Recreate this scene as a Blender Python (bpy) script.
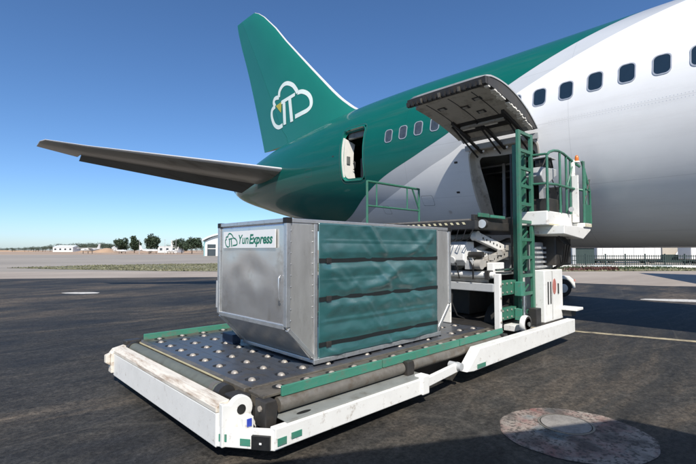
import bpy, bmesh, math, random
import numpy as np
from mathutils import Vector, Matrix, noise
R = math.radians
random.seed(7)
for o in list(bpy.data.objects): bpy.data.objects.remove(o)
scene = bpy.context.scene
col = scene.collection

# ------------------------------------------------------------------ camera, sky, sun, exposure
CAM_RZ = R(-43.7)
cam_d = bpy.data.cameras.new('camera'); cam = bpy.data.objects.new('camera', cam_d); col.objects.link(cam)
cam.location = (0, 0, 1.8)
cam.rotation_euler = (R(90) + math.atan(18 / 430), 0, CAM_RZ)
cam_d.sensor_width = 36; cam_d.lens = 36 * 430 / 696
cam_d.clip_start = .05; cam_d.clip_end = 6000
scene.camera = cam

SP, SQ = .62, .80                                   # ground shift of a shadow per metre of height (world x, y)
sun_dir = Vector((-SP, -SQ, 1)).normalized()
world = bpy.data.worlds.new('World'); scene.world = world; world.use_nodes = True
nt = world.node_tree; nt.nodes.clear()
sky = nt.nodes.new('ShaderNodeTexSky'); sky.sky_type = 'NISHITA'; sky.sun_disc = False
sky.sun_elevation = math.asin(sun_dir.z); sky.sun_rotation = math.atan2(sun_dir.x, sun_dir.y)
sky.air_density = .75; sky.dust_density = .55; sky.ozone_density = 5.5
bg = nt.nodes.new('ShaderNodeBackground'); bg.inputs[1].default_value = .135
wo = nt.nodes.new('ShaderNodeOutputWorld')
hs = nt.nodes.new('ShaderNodeHueSaturation'); hs.inputs['Saturation'].default_value = 1.09
nt.links.new(sky.outputs[0], hs.inputs['Color']); nt.links.new(hs.outputs[0], bg.inputs[0]); nt.links.new(bg.outputs[0], wo.inputs[0])
sun_l = bpy.data.lights.new('sun', 'SUN'); sun_l.energy = 4.9; sun_l.angle = R(.53); sun_l.color = (1, .95, .87)
sun = bpy.data.objects.new('sun', sun_l); col.objects.link(sun)
sun.rotation_euler = sun_dir.to_track_quat('Z', 'Y').to_euler(); sun.location = (-20, -30, 40)
vs = scene.view_settings
vs.view_transform = 'Standard'; vs.look = 'None'; vs.exposure = .2; vs.gamma = 1; vs.use_curve_mapping = False

# ------------------------------------------------------------------ materials
def N(nt, t, **kw):
    n = nt.nodes.new(t)
    for k, v in kw.items(): setattr(n, k, v)
    return n
def mat(name, color, rough=.5, metal=0, var=.12, vscale=6, bump=0, bscale=40, coat=0, dirt=None, dirt_amt=.5, dirt_scale=3, stretch=(1, 1, 1), spec=.5):
    """principled paint or metal with an uneven tone, optional wear of another colour and fine relief"""
    m = bpy.data.materials.new(name); m.use_nodes = True
    t = m.node_tree; b = t.nodes['Principled BSDF']; L = t.links.new
    b.inputs['Metallic'].default_value = metal; b.inputs['Coat Weight'].default_value = coat
    b.inputs['Coat Roughness'].default_value = .06
    b.inputs['Specular IOR Level'].default_value = spec
    tc = N(t, 'ShaderNodeTexCoord'); mp = N(t, 'ShaderNodeMapping'); mp.inputs['Scale'].default_value = stretch
    L(tc.outputs['Object'], mp.inputs[0])
    n1 = N(t, 'ShaderNodeTexNoise'); n1.inputs['Scale'].default_value = vscale; n1.inputs['Detail'].default_value = 6; n1.inputs['Roughness'].default_value = .65
    L(mp.outputs[0], n1.inputs['Vector'])
    mr = N(t, 'ShaderNodeMapRange'); mr.inputs[1].default_value = .25; mr.inputs[2].default_value = .75
    mr.inputs[3].default_value = 1 - var; mr.inputs[4].default_value = 1 + var
    L(n1.outputs[0], mr.inputs[0])
    mx = N(t, 'ShaderNodeMix', data_type='RGBA', blend_type='MULTIPLY'); mx.inputs[0].default_value = 1
    mx.inputs[6].default_value = (*color, 1); L(mr.outputs[0], mx.inputs[7])
    out = mx.outputs[2]
    if dirt:
        n2 = N(t, 'ShaderNodeTexNoise'); n2.inputs['Scale'].default_value = dirt_scale; n2.inputs['Detail'].default_value = 9; n2.inputs['Roughness'].default_value = .72
        L(mp.outputs[0], n2.inputs['Vector'])
        cr = N(t, 'ShaderNodeMapRange'); cr.inputs[1].default_value = .62 - .3 * dirt_amt; cr.inputs[2].default_value = .72 - .12 * dirt_amt
        L(n2.outputs[0], cr.inputs[0])
        mm = N(t, 'ShaderNodeMath', operation='MULTIPLY'); mm.inputs[1].default_value = .85; L(cr.outputs[0], mm.inputs[0])
        m2 = N(t, 'ShaderNodeMix', data_type='RGBA'); L(mm.outputs[0], m2.inputs[0]); L(out, m2.inputs[6]); m2.inputs[7].default_value = (*dirt, 1)
        out = m2.outputs[2]
    L(out, b.inputs['Base Color'])
    rr = N(t, 'ShaderNodeMapRange'); rr.inputs[3].default_value = max(.02, rough - .12 * min(1, rough * 2)); rr.inputs[4].default_value = min(1, rough + .12)
    L(n1.outputs[0], rr.inputs[0]); L(rr.outputs[0], b.inputs['Roughness'])
    if bump:
        n3 = N(t, 'ShaderNodeTexNoise'); n3.inputs['Scale'].default_value = bscale; n3.inputs['Detail'].default_value = 4
        L(mp.outputs[0], n3.inputs['Vector'])
        bp = N(t, 'ShaderNodeBump'); bp.inputs['Strength'].default_value = min(1, bump); bp.inputs['Distance'].default_value = .02 * max(1, bump)
        L(n3.outputs[0], bp.inputs['Height']); L(bp.outputs[0], b.inputs['Normal'])
    return m
RUST = (.16, .075, .04)
M = {}
M['white'] = mat('white_enamel', (.78, .77, .73), .38, var=.05, dirt=(.36, .30, .24), dirt_amt=.14, dirt_scale=11, bump=.05)
M['white_worn'] = mat('worn_white_enamel', (.72, .67, .58), .5, var=.12, dirt=(.27, .18, .115), dirt_amt=.5, dirt_scale=6, stretch=(2.5, .3, 3), bump=.15, bscale=25)
M['green'] = mat('loader_green_paint', (.042, .158, .102), .4, var=.12, dirt=(.09, .11, .09), dirt_amt=.25, dirt_scale=9, bump=.05)
M['rail_green'] = mat('guide_rail_green', (.055, .225, .155), .45, var=.12, dirt=(.14, .15, .12), dirt_amt=.4, dirt_scale=12, stretch=(.6, 1, 1), bump=.1)
M['deck'] = mat('deck_steel', (.085, .095, .115), .34, metal=.35, var=.28, vscale=9, dirt=(.10, .085, .065), dirt_amt=.4, dirt_scale=6, bump=.12)
M['deck_edge'] = mat('deck_edge_steel', (.17, .15, .12), .42, metal=.4, var=.25, vscale=12, dirt=(.07, .06, .05), dirt_amt=.4, dirt_scale=8, bump=.15)
M['roller'] = mat('roller_steel', (.19, .175, .15), .4, metal=.3, var=.2, vscale=10, dirt=(.13, .10, .07), dirt_amt=.5, dirt_scale=7)
M['roller_green'] = mat('front_roller_rubber', (.12, .13, .11), .55, var=.15, vscale=8, dirt=(.08, .075, .06), dirt_amt=.4)
M['castor'] = mat('castor_steel', (.40, .36, .31), .48, metal=.3, var=.2, vscale=30, dirt=(.2, .16, .12), dirt_amt=.3, dirt_scale=30)
M['black'] = mat('black_rubber', (.012, .012, .012), .55, var=.3, vscale=20)
M['dark'] = mat('dark_grimy_steel', (.028, .027, .026), .5, var=.3, vscale=8, dirt=(.05, .04, .03), dirt_amt=.5)
M['grey'] = mat('grey_steel_paint', (.16, .17, .16), .5, var=.15, vscale=8, dirt=(.09, .08, .07), dirt_amt=.4)
M['sideplate'] = mat('side_plate_grey_paint', (.23, .24, .225), .55, var=.12, vscale=8, dirt=(.13, .12, .1), dirt_amt=.3)
M['lightgrey'] = mat('light_grey_paint', (.42, .43, .43), .45, var=.08, vscale=6, dirt=(.2, .18, .16), dirt_amt=.25)
M['arm'] = mat('scissor_arm_paint', (.38, .36, .32), .5, var=.12, dirt=(.17, .13, .1), dirt_amt=.4, dirt_scale=6)
M['chrome'] = mat('hydraulic_rod_steel', (.75, .75, .75), .15, metal=1, var=.06)
M['alu'] = mat('aluminium_sheet', (.60, .59, .56), .36, metal=.72, var=.08, vscale=5, bump=.3, bscale=2.6, dirt=(.46, .44, .41), dirt_amt=.25, dirt_scale=7, stretch=(1.6, 1.6, .5))
M['alu_end'] = mat('polished_aluminium_sheet', (.77, .76, .74), .2, metal=.84, var=.06, vscale=4, bump=.25, bscale=1.3, dirt=(.52, .48, .43), dirt_amt=.25, dirt_scale=2.4)
M['alu_frame'] = mat('aluminium_extrusion', (.72, .72, .71), .36, metal=.85, var=.07, vscale=9, dirt=(.45, .44, .42), dirt_amt=.25, dirt_scale=15)
M['strap'] = mat('strap_webbing', (.006, .010, .011), .7, var=.2, vscale=60)
M['sign_white'] = mat('sign_vinyl', (.8, .8, .78), .4, var=.03)
M['sign_green'] = mat('sign_print_green', (.012, .17, .105), .45, var=.03)
M['logo_white'] = mat('logo_white', (.72, .80, .74), .35, var=.03, coat=.5)
M['logo_yellow'] = mat('logo_yellow', (.46, .40, .03), .35, var=.03, coat=.5)
M['red'] = mat('reflector_red', (.46, .14, .11), .45, var=.25, vscale=14, dirt=(.6, .5, .46), dirt_amt=.35, dirt_scale=14)
M['navy'] = mat('navy_stop_shade_tinted', (.02, .035, .07), .4, var=.2)  # blue of the deck stop, darkened in colour for the shadow on it
M['seamline'] = mat('sealant_line', (.10, .11, .11), .6, var=.2)
M['blue'] = mat('marker_blue', (.02, .05, .38), .35, var=.1)
M['orange'] = mat('beacon_orange', (.62, .16, .02), .2, var=.05)
M['hazard'] = mat('hazard_yellow', (.62, .56, .36), .5, var=.12)
M['lamp_glass'] = mat('lamp_glass', (.5, .53, .55), .12, var=.1, coat=1)
M['airmetal'] = mat('bare_leading_edge_metal', (.74, .73, .71), .36, metal=.35, var=.05)
M['stab'] = mat('stabilizer_grey_paint', (.30, .285, .25), .4, var=.12, vscale=1.2, stretch=(.3, 1.6, 1), coat=.2, dirt=(.15, .13, .10), dirt_amt=.3, dirt_scale=1.6)
M['elev'] = mat('elevator_grey_paint', (.14, .14, .13), .42, var=.12, vscale=1.2, stretch=(.3, 1.6, 1), dirt=(.09, .08, .07), dirt_amt=.35, dirt_scale=1.6)
M['tailgreen'] = mat('fin_green_paint', (.008, .165, .12), .32, var=.05, vscale=.7, coat=.6)
M['fingreen2'] = mat('rudder_green_paint', (.008, .155, .113), .34, var=.05, vscale=.7, coat=.6)
M['doorliner'] = mat('door_liner', (.52, .48, .41), .55, var=.16, vscale=3, dirt=(.22, .19, .15), dirt_amt=.4, dirt_scale=3, bump=.1, bscale=8)
M['seal'] = mat('torn_seal_white', (.78, .74, .66), .7, var=.2, vscale=20)
M['hold'] = mat('hold_liner', (.17, .18, .165), .5, var=.2, vscale=3, dirt=(.08, .08, .07), dirt_amt=.4)
M['cabin'] = mat('cabin_jamb_white', (.74, .72, .66), .5, var=.06)
M['winframe'] = mat('window_frame_alu', (.55, .56, .57), .35, metal=.5, var=.05)
M['winpane'] = mat('window_pane_dark', (.012, .025, .038), .07, var=.1, coat=1)
M['winpane2'] = mat('window_pane_painted_reflection', (.055, .065, .075), .12, var=.5, vscale=5, coat=1)  # aft panes: reflection put into the colour as a paler grey-blue
M['concrete_paint'] = mat('worn_white_ground_paint', (.56, .54, .50), .85, var=.2, vscale=8, dirt=(.2, .18, .16), dirt_amt=.35, dirt_scale=6)
M['lid'] = mat('grey_cover_cement', (.27, .25, .225), .85, var=.22, vscale=9, dirt=(.16, .145, .13), dirt_amt=.4, dirt_scale=8, bump=.3, bscale=60)
M['line_paint'] = mat('faded_yellow_line_paint', (.42, .36, .24), .8, var=.2, vscale=6, dirt=(.08, .07, .06), dirt_amt=.6, dirt_scale=5)
M['trunk'] = mat('bark', (.10, .075, .055), .9, var=.25, vscale=5, bump=.4)
M['bldg_white'] = mat('far_building_render', (.72, .70, .66), .7, var=.06, vscale=.4)
M['beige'] = mat('hut_beige_render', (.46, .41, .34), .8, var=.08, vscale=.6)
M['roof_white'] = mat('hangar_roof_sheet', (.62, .66, .66), .5, var=.06, vscale=.4)
M['teal_wall'] = mat('hangar_teal_cladding', (.16, .36, .38), .6, var=.1, vscale=.5)
M['bldg_glass'] = mat('far_building_glass', (.05, .065, .075), .2, var=.2)
M['dirt'] = mat('orange_earth', (.40, .27, .175), .95, var=.2, vscale=.05)
M['fence'] = mat('fence_dark_green', (.030, .050, .045), .6, var=.2)
M['tyre'] = mat('tyre_rubber', (.018, .018, .017), .75, var=.2, vscale=15)
M['rim'] = mat('wheel_rim_paint', (.6, .6, .58), .4, var=.1)

def leaf_mat(name, c):
    m = mat(name, c, .6, var=.45, vscale=1.1)
    return m
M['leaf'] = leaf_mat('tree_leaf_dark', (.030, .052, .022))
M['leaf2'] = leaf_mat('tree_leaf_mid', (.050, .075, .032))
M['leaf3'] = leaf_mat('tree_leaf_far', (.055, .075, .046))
M['grass'] = leaf_mat('dry_grass', (.17, .165, .095))
M['shrub_red'] = leaf_mat('reddish_dry_brush', (.10, .045, .035))

def curtain_mat():
    m = mat('curtain_pvc', (.014, .092, .092), .45, var=.22, vscale=4, coat=.15, bump=.12, bscale=120, dirt=(.03, .125, .135), dirt_amt=.3, dirt_scale=3, stretch=(1, 1, 2), spec=.8)  # the dirt colour here mixes in paler blue-teal patches
    b = m.node_tree.nodes['Principled BSDF']; b.inputs['Coat Weight'].default_value = 1; b.inputs['Coat IOR'].default_value = 1.9; b.inputs['Coat Roughness'].default_value = .27
    return m
M['curtain'] = curtain_mat()

def ground_mat(name, c1, c2, c3, rough=.9, scale=.35, speck=True, rot=0, rough_lo=.62):
    m = bpy.data.materials.new(name); m.use_nodes = True
    t = m.node_tree; b = t.nodes['Principled BSDF']; L = t.links.new
    tc = N(t, 'ShaderNodeTexCoord'); mp = N(t, 'ShaderNodeMapping'); mp.inputs['Rotation'].default_value = (0, 0, rot); mp.inputs['Scale'].default_value = (.45, 1.25, 1)
    L(tc.outputs['Object'], mp.inputs[0])
    a = N(t, 'ShaderNodeTexNoise'); a.inputs['Scale'].default_value = scale; a.inputs['Detail'].default_value = 8; a.inputs['Roughness'].default_value = .68; a.inputs['Distortion'].default_value = .6
    L(mp.outputs[0], a.inputs['Vector'])
    r1 = N(t, 'ShaderNodeValToRGB'); e = r1.color_ramp.elements
    e[0].position = .38; e[0].color = (*c1, 1); e[1].position = .62; e[1].color = (*c3, 1)
    x = r1.color_ramp.elements.new(.5); x.color = (*c2, 1)
    L(a.outputs[0], r1.inputs[0])
    out = r1.outputs[0]
    if speck:
        s = N(t, 'ShaderNodeTexNoise'); s.inputs['Scale'].default_value = 26; s.inputs['Detail'].default_value = 6; s.inputs['Roughness'].default_value = .82
        L(tc.outputs['Object'], s.inputs['Vector'])
        sr = N(t, 'ShaderNodeMapRange'); sr.inputs[1].default_value = .3; sr.inputs[2].default_value = .72; sr.inputs[3].default_value = .1; sr.inputs[4].default_value = 2.2
        L(s.outputs[0], sr.inputs[0])
        k = N(t, 'ShaderNodeMix', data_type='RGBA', blend_type='MULTIPLY'); k.inputs[0].default_value = 1; L(out, k.inputs[6]); L(sr.outputs[0], k.inputs[7]); out = k.outputs[2]
        b2 = N(t, 'ShaderNodeTexNoise'); b2.inputs['Scale'].default_value = 2.6; b2.inputs['Detail'].default_value = 7; b2.inputs['Roughness'].default_value = .75; L(mp.outputs[0], b2.inputs['Vector'])
        b2r = N(t, 'ShaderNodeMapRange'); b2r.inputs[1].default_value = .3; b2r.inputs[2].default_value = .72; b2r.inputs[3].default_value = .6; b2r.inputs[4].default_value = 1.5; L(b2.outputs[0], b2r.inputs[0])
        kb = N(t, 'ShaderNodeMix', data_type='RGBA', blend_type='MULTIPLY'); kb.inputs[0].default_value = 1; L(out, kb.inputs[6]); L(b2r.outputs[0], kb.inputs[7]); out = kb.outputs[2]
        g9 = N(t, 'ShaderNodeTexNoise'); g9.inputs['Scale'].default_value = 9; g9.inputs['Detail'].default_value = 8; g9.inputs['Roughness'].default_value = .8; L(tc.outputs['Object'], g9.inputs['Vector'])
        g9r = N(t, 'ShaderNodeMapRange'); g9r.inputs[1].default_value = .32; g9r.inputs[2].default_value = .68; g9r.inputs[3].default_value = .5; g9r.inputs[4].default_value = 1.55; L(g9.outputs[0], g9r.inputs[0])
        kg = N(t, 'ShaderNodeMix', data_type='RGBA', blend_type='MULTIPLY'); kg.inputs[0].default_value = 1; L(out, kg.inputs[6]); L(g9r.outputs[0], kg.inputs[7]); out = kg.outputs[2]
        # oil spots and dark drips
        o = N(t, 'ShaderNodeTexNoise'); o.inputs['Scale'].default_value = 1.5; o.inputs['Detail'].default_value = 5; o.inputs['Roughness'].default_value = .55
        L(mp.outputs[0], o.inputs['Vector'])
        orr = N(t, 'ShaderNodeMapRange'); orr.inputs[1].default_value = .62; orr.inputs[2].default_value = .72; orr.inputs[4].default_value = .7; L(o.outputs[0], orr.inputs[0])
        k2 = N(t, 'ShaderNodeMix', data_type='RGBA'); L(orr.outputs[0], k2.inputs[0]); L(out, k2.inputs[6]); k2.inputs[7].default_value = (.013, .012, .012, 1); out = k2.outputs[2]
        # thin pale scuffs and cracks
        w = N(t, 'ShaderNodeTexVoronoi', feature='DISTANCE_TO_EDGE'); w.inputs['Scale'].default_value = .42
        wd = N(t, 'ShaderNodeMix', data_type='VECTOR'); wd.inputs[0].default_value = .12; L(mp.outputs[0], wd.inputs[4]); L(a.outputs[1], wd.inputs[5]); L(wd.outputs[1], w.inputs['Vector'])
        wr = N(t, 'ShaderNodeMapRange'); wr.inputs[1].default_value = .0; wr.inputs[2].default_value = .012; wr.inputs[3].default_value = .3; wr.inputs[4].default_value = 0; L(w.outputs[0], wr.inputs[0])
        wm = N(t, 'ShaderNodeMath', operation='MULTIPLY'); L(wr.outputs[0], wm.inputs[0]); L(s.outputs[0], wm.inputs[1])
        k3 = N(t, 'ShaderNodeMix', data_type='RGBA'); L(wm.outputs[0], k3.inputs[0]); L(out, k3.inputs[6]); k3.inputs[7].default_value = (.16, .145, .12, 1); out = k3.outputs[2]
    L(out, b.inputs['Base Color'])
    rr = N(t, 'ShaderNodeMapRange'); rr.inputs[3].default_value = rough_lo; rr.inputs[4].default_value = rough; L(a.outputs[0], rr.inputs[0]); L(rr.outputs[0], b.inputs['Roughness'])
    b.inputs['Specular IOR Level'].default_value = .35
    n3 = N(t, 'ShaderNodeTexNoise'); n3.inputs['Scale'].default_value = 90; n3.inputs['Detail'].default_value = 3; L(tc.outputs['Object'], n3.inputs['Vector'])
    bp = N(t, 'ShaderNodeBump'); bp.inputs['Strength'].default_value = .5; bp.inputs['Distance'].default_value = .006; L(n3.outputs[0], bp.inputs['Height']); L(bp.outputs[0], b.inputs['Normal'])
    return m
M['asphalt'] = ground_mat('apron_asphalt', (.015, .0152, .0155), (.033, .030, .0255), (.080, .064, .047), rot=R(44))
M['conc'] = ground_mat('pale_concrete', (.31, .26, .21), (.36, .305, .25), (.41, .35, .285), scale=.12, speck=False)
M['farapron'] = ground_mat('far_apron_concrete', (.27, .24, .20), (.31, .275, .23), (.35, .31, .26), scale=.06, speck=False)
M['earth'] = ground_mat('earth_ground', (.33, .24, .165), (.38, .28, .20), (.42, .32, .23), scale=.03, speck=False)
def disc_mat():
    m = mat('worn_stand_paint', (.30, .26, .22), .85, var=.3, vscale=3, dirt=(.19, .065, .055), dirt_amt=.62, dirt_scale=2.4, bump=.2)
    t = m.node_tree; b = t.nodes['Principled BSDF']; L = t.links.new
    src = b.inputs['Base Color'].links[0].from_socket
    tc = N(t, 'ShaderNodeTexCoord')
    for sc, lo, hi, c in ((1.9, .58, .68, (.10, .16, .18)), (3.3, .48, .66, (.06, .05, .045)), (30, .5, .62, (.05, .042, .036))):
        n = N(t, 'ShaderNodeTexNoise'); n.inputs['Scale'].default_value = sc; n.inputs['Detail'].default_value = 7; L(tc.outputs['Object'], n.inputs['Vector'])
        r = N(t, 'ShaderNodeMapRange'); r.inputs[1].default_value = lo; r.inputs[2].default_value = hi; r.inputs[4].default_value = .8; L(n.outputs[0], r.inputs[0])
        k = N(t, 'ShaderNodeMix', data_type='RGBA'); L(r.outputs[0], k.inputs[0]); L(src, k.inputs[6]); k.inputs[7].default_value = (*c, 1); src = k.outputs[2]
    d = N(t, 'ShaderNodeVectorMath', operation='DISTANCE'); L(tc.outputs['Object'], d.inputs[0]); d.inputs[1].default_value = (4.56, 1.57, .016)
    n = N(t, 'ShaderNodeTexNoise'); n.inputs['Scale'].default_value = 7; n.inputs['Detail'].default_value = 9; n.inputs['Roughness'].default_value = .75; L(tc.outputs['Object'], n.inputs['Vector'])
    ad = N(t, 'ShaderNodeMath', operation='MULTIPLY_ADD'); ad.inputs[1].default_value = .55; L(n.outputs[0], ad.inputs[0]); L(d.outputs['Value'], ad.inputs[2])
    r = N(t, 'ShaderNodeMapRange'); r.inputs[1].default_value = .94; r.inputs[2].default_value = 1.02; L(ad.outputs[0], r.inputs[0])
    k = N(t, 'ShaderNodeMix', data_type='RGBA'); L(r.outputs[0], k.inputs[0]); L(src, k.inputs[6]); k.inputs[7].default_value = (.042, .038, .033, 1); src = k.outputs[2]
    L(src, b.inputs['Base Color'])
    return m
M['disc'] = disc_mat()

# ------------------------------------------------------------------ mesh helpers
class MB:
    def __init__(s): s.v = []; s.f = []
    def add(s, vs, fs):
        k = len(s.v); s.v += [tuple(v) for v in vs]; s.f += [tuple(i + k for i in f) for f in fs]; return s
    def box(s, x0, x1, y0, y1, z0, z1):
        return s.add([(x0,y0,z0),(x1,y0,z0),(x1,y1,z0),(x0,y1,z0),(x0,y0,z1),(x1,y0,z1),(x1,y1,z1),(x0,y1,z1)],
                     [(0,3,2,1),(4,5,6,7),(0,1,5,4),(1,2,6,5),(2,3,7,6),(3,0,4,7)])
    def bar(s, a, b, w, h, up=(0,0,1)):
        a = Vector(a); b = Vector(b); d = (b - a).normalized(); u = Vector(up)
        if abs(d.dot(u)) > .98: u = Vector((0, 1, 0))
        r = d.cross(u).normalized(); u = r.cross(d)
        vs = []
        for p in (a, b):
            for i, j in ((-1,-1),(1,-1),(1,1),(-1,1)): vs.append(p + r * w / 2 * i + u * h / 2 * j)
        return s.add(vs, [(0,1,2,3),(7,6,5,4),(0,4,5,1),(1,5,6,2),(2,6,7,3),(3,7,4,0)])
    def tube(s, pts, r, n=12, caps=True):
        pts = [Vector(p) for p in pts]; rs = r if isinstance(r, (list, tuple)) else [r] * len(pts)
        rings = []; prev = None
        for i, p in enumerate(pts):
            d = (pts[min(i+1, len(pts)-1)] - pts[max(i-1, 0)]).normalized()
            if prev is None:
                u = Vector((0,0,1)) if abs(d.z) < .9 else Vector((1,0,0))
                x = d.cross(u).normalized()
            else: x = (prev - d * prev.dot(d)).normalized()
            prev = x; y = d.cross(x)
            rings.append([p + (x * math.cos(2*math.pi*k/n) + y * math.sin(2*math.pi*k/n)) * rs[i] for k in range(n)])
        vs = [q for ring in rings for q in ring]; fs = []
        for i in range(len(pts) - 1):
            for k in range(n):
                a = i*n + k; b = i*n + (k+1) % n; fs.append((a, b, b + n, a + n))
        if caps: fs.append(tuple(range(n-1, -1, -1))); fs.append(tuple((len(pts)-1)*n + k for k in range(n)))
        return s.add(vs, fs)
    def prism(s, poly, axis, a, b):
        """2-D outline extruded along an axis ('x': outline in y,z; 'y': x,z; 'z': x,y)"""
        n = len(poly); vs = []
        for t in (a, b):
            for (i, j) in poly: vs.append({'x': (t, i, j), 'y': (i, t, j), 'z': (i, j, t)}[axis])
        fs = [tuple(range(n - 1, -1, -1)), tuple(range(n, 2*n))]
        for i in range(n): j = (i + 1) % n; fs.append((i, j, n + j, n + i))
        return s.add(vs, fs)
    def lathe(s, prof, c, axis, n=20):
        """profile of (r, t) turned round an axis through c"""
        A = {'x': (Vector((0,1,0)), Vector((0,0,1)), Vector((1,0,0))), 'y': (Vector((0,0,1)), Vector((1,0,0)), Vector((0,1,0))), 'z': (Vector((1,0,0)), Vector((0,1,0)), Vector((0,0,1)))}[axis]
        c = Vector(c); vs = []; fs = []
        for (r, t) in prof:
            for k in range(n): vs.append(c + A[0]*r*math.cos(2*math.pi*k/n) + A[1]*r*math.sin(2*math.pi*k/n) + A[2]*t)
        for i in range(len(prof) - 1):
            for k in range(n): a = i*n + k; b = i*n + (k+1) % n; fs.append((a, b, b+n, a+n))
        fs.append(tuple(range(n-1, -1, -1))); fs.append(tuple((len(prof)-1)*n + k for k in range(n)))
        return s.add(vs, fs)
    def mesh(s, name):
        me = bpy.data.meshes.new(name); me.from_pydata(s.v, [], s.f)
        bm = bmesh.new(); bm.from_mesh(me); bmesh.ops.recalc_face_normals(bm, faces=bm.faces); bm.to_mesh(me); bm.free()
        return me
def wloc(o):
    v = Vector((0, 0, 0))
    while o: v += o.location; o = o.parent
    return v
def link(name, me, m, parent=None, smooth=False, bevel=0, at=None):
    o = bpy.data.objects.new(name, me); col.objects.link(o)
    if m is not None:
        mm = M[m] if isinstance(m, str) else m
        if not me.materials: me.materials.append(mm)
    if smooth:
        for p in me.polygons: p.use_smooth = True
        if smooth == 'auto':
            for e in []: pass
            me.set_sharp_from_angle(angle=R(35))
    o.location = Vector(at or (0, 0, 0)) - (wloc(parent) if parent else Vector((0, 0, 0)))
    if parent: o.parent = parent
    if bevel:
        b = o.modifiers.new('bevel', 'BEVEL'); b.width = bevel; b.segments = 2; b.limit_method = 'ANGLE'; b.angle_limit = R(40); b.harden_normals = False
    return o
def part(name, mb, m, parent, smooth=False, bevel=0): return link(name, mb.mesh(name), m, parent, smooth, bevel)
def box(name, m, parent, x0, x1, y0, y1, z0, z1, bevel=.006): return part(name, MB().box(x0,x1,y0,y1,z0,z1), m, parent, bevel=bevel)
def tube(name, m, parent, pts, r, n=12): return part(name, MB().tube(pts, r, n), m, parent, smooth='auto')
def tag(o, label, cat, group=None):
    o['label'] = label; o['category'] = cat
    if group: o['group'] = group
    return o
def thing(name, label, cat, loc=(0, 0, 0), group=None):
    o = bpy.data.objects.new(name, None); o.empty_display_size = .3; col.objects.link(o); o.location = loc
    return tag(o, label, cat, group)
def copy_tree(o, parent=None):
    c = o.copy(); col.objects.link(c); c.parent = parent
    for ch in list(o.children): copy_tree(ch, c)
    return c
def cw(X, Y):                                         # metres right of / ahead of where the photographer stands
    return (X * math.cos(CAM_RZ) - Y * math.sin(CAM_RZ), X * math.sin(CAM_RZ) + Y * math.cos(CAM_RZ))
def sheet(name, pts, z, m, kind='structure'):
    me = bpy.data.meshes.new(name); me.from_pydata([(x, y, z) for x, y in pts], [], [tuple(range(len(pts)))])
    o = link(name, me, m)
    if kind: o['kind'] = kind
    return o

# ------------------------------------------------------------------ ground
sheet('ground', [cw(-3000, -3000), cw(3000, -3000), cw(3000, 3000), cw(-3000, 3000)], 0, 'earth')
sheet('far_apron', [cw(-600, 30), cw(600, 30), cw(600, 150), cw(200, 175), cw(-50, 165), cw(-600, 140)], .004, 'farapron')
sheet('concrete_strip', [cw(-300, -300), cw(300, -300), cw(300, 39), cw(60, 39), cw(20, 36.5), cw(-20, 35.5), cw(-300, 33)], .008, 'conc')
asph = [cw(-27, -120), cw(300, -120), cw(300, 5), cw(60, 15), cw(15.4, 21.5), cw(12.5, 23.3), cw(3, 26.5), cw(-9, 28.6), cw(-21.6, 26.8), cw(-27, 26.3)]
sheet('apron_asphalt', asph, .012, 'asphalt')
def blob(cx, cy, a, b, rot, n=40, j=.06, seed=0):
    rnd = random.Random(seed); ph = [rnd.uniform(0, 6.28) for _ in range(4)]
    out = []
    for k in range(n):
        t = 2*math.pi*k/n; r = 1 + j*(math.sin(2*t+ph[0]) + .7*math.sin(3*t+ph[1]) + .5*math.sin(7*t+ph[2]) + .4*math.sin(13*t+ph[3]))
        x, y = a*r*math.cos(t), b*r*math.sin(t)
        out.append((cx + x*math.cos(rot) - y*math.sin(rot), cy + x*math.sin(rot) + y*math.cos(rot)))
    return out
def marking(name, pts, z, m, label, cat='marking'):
    return tag(sheet(name, pts, z, m, None), label, cat)
marking('painted_circle', blob(4.56, 1.57, .685, .655, R(-50), 160, .016, 3), .016, 'disc', 'worn reddish white painted circle on the asphalt')
lid = thing('manhole_cover', 'pale round cover set inside the worn painted circle', 'cover', (4.71, 1.70, .016))
part('cover_plate', MB().lathe([(.235, 0), (.235, .006), (.225, .009), (.0001, .010)], (4.71, 1.70, .017), 'z', 40), 'lid', lid, smooth='auto')
part('rim', MB().lathe([(.265, 0), (.265, .005), (.243, .005), (.243, 0)], (4.71, 1.70, .0165), 'z', 40), 'roller', lid)
marking('painted_line', [(9.62, 5.2), (11.2, -.5), (13, -7), (13.19, -6.93), (11.39, -.44), (9.80, 5.2)], .016, 'line_paint', 'faded yellow line painted on the asphalt under the aircraft')
marking('white_patch', blob(4.4, 20.65, .82, .33, R(-43.7), 30, .09, 5), .016, 'concrete_paint', 'small white painted patch on the dark asphalt at far left')
marking('white_patch', blob(19.2, 2.75, 1.5, .42, R(-60), 30, .06, 6), .016, 'concrete_paint', 'white painted patch on the asphalt beyond the aircraft belly')

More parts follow.
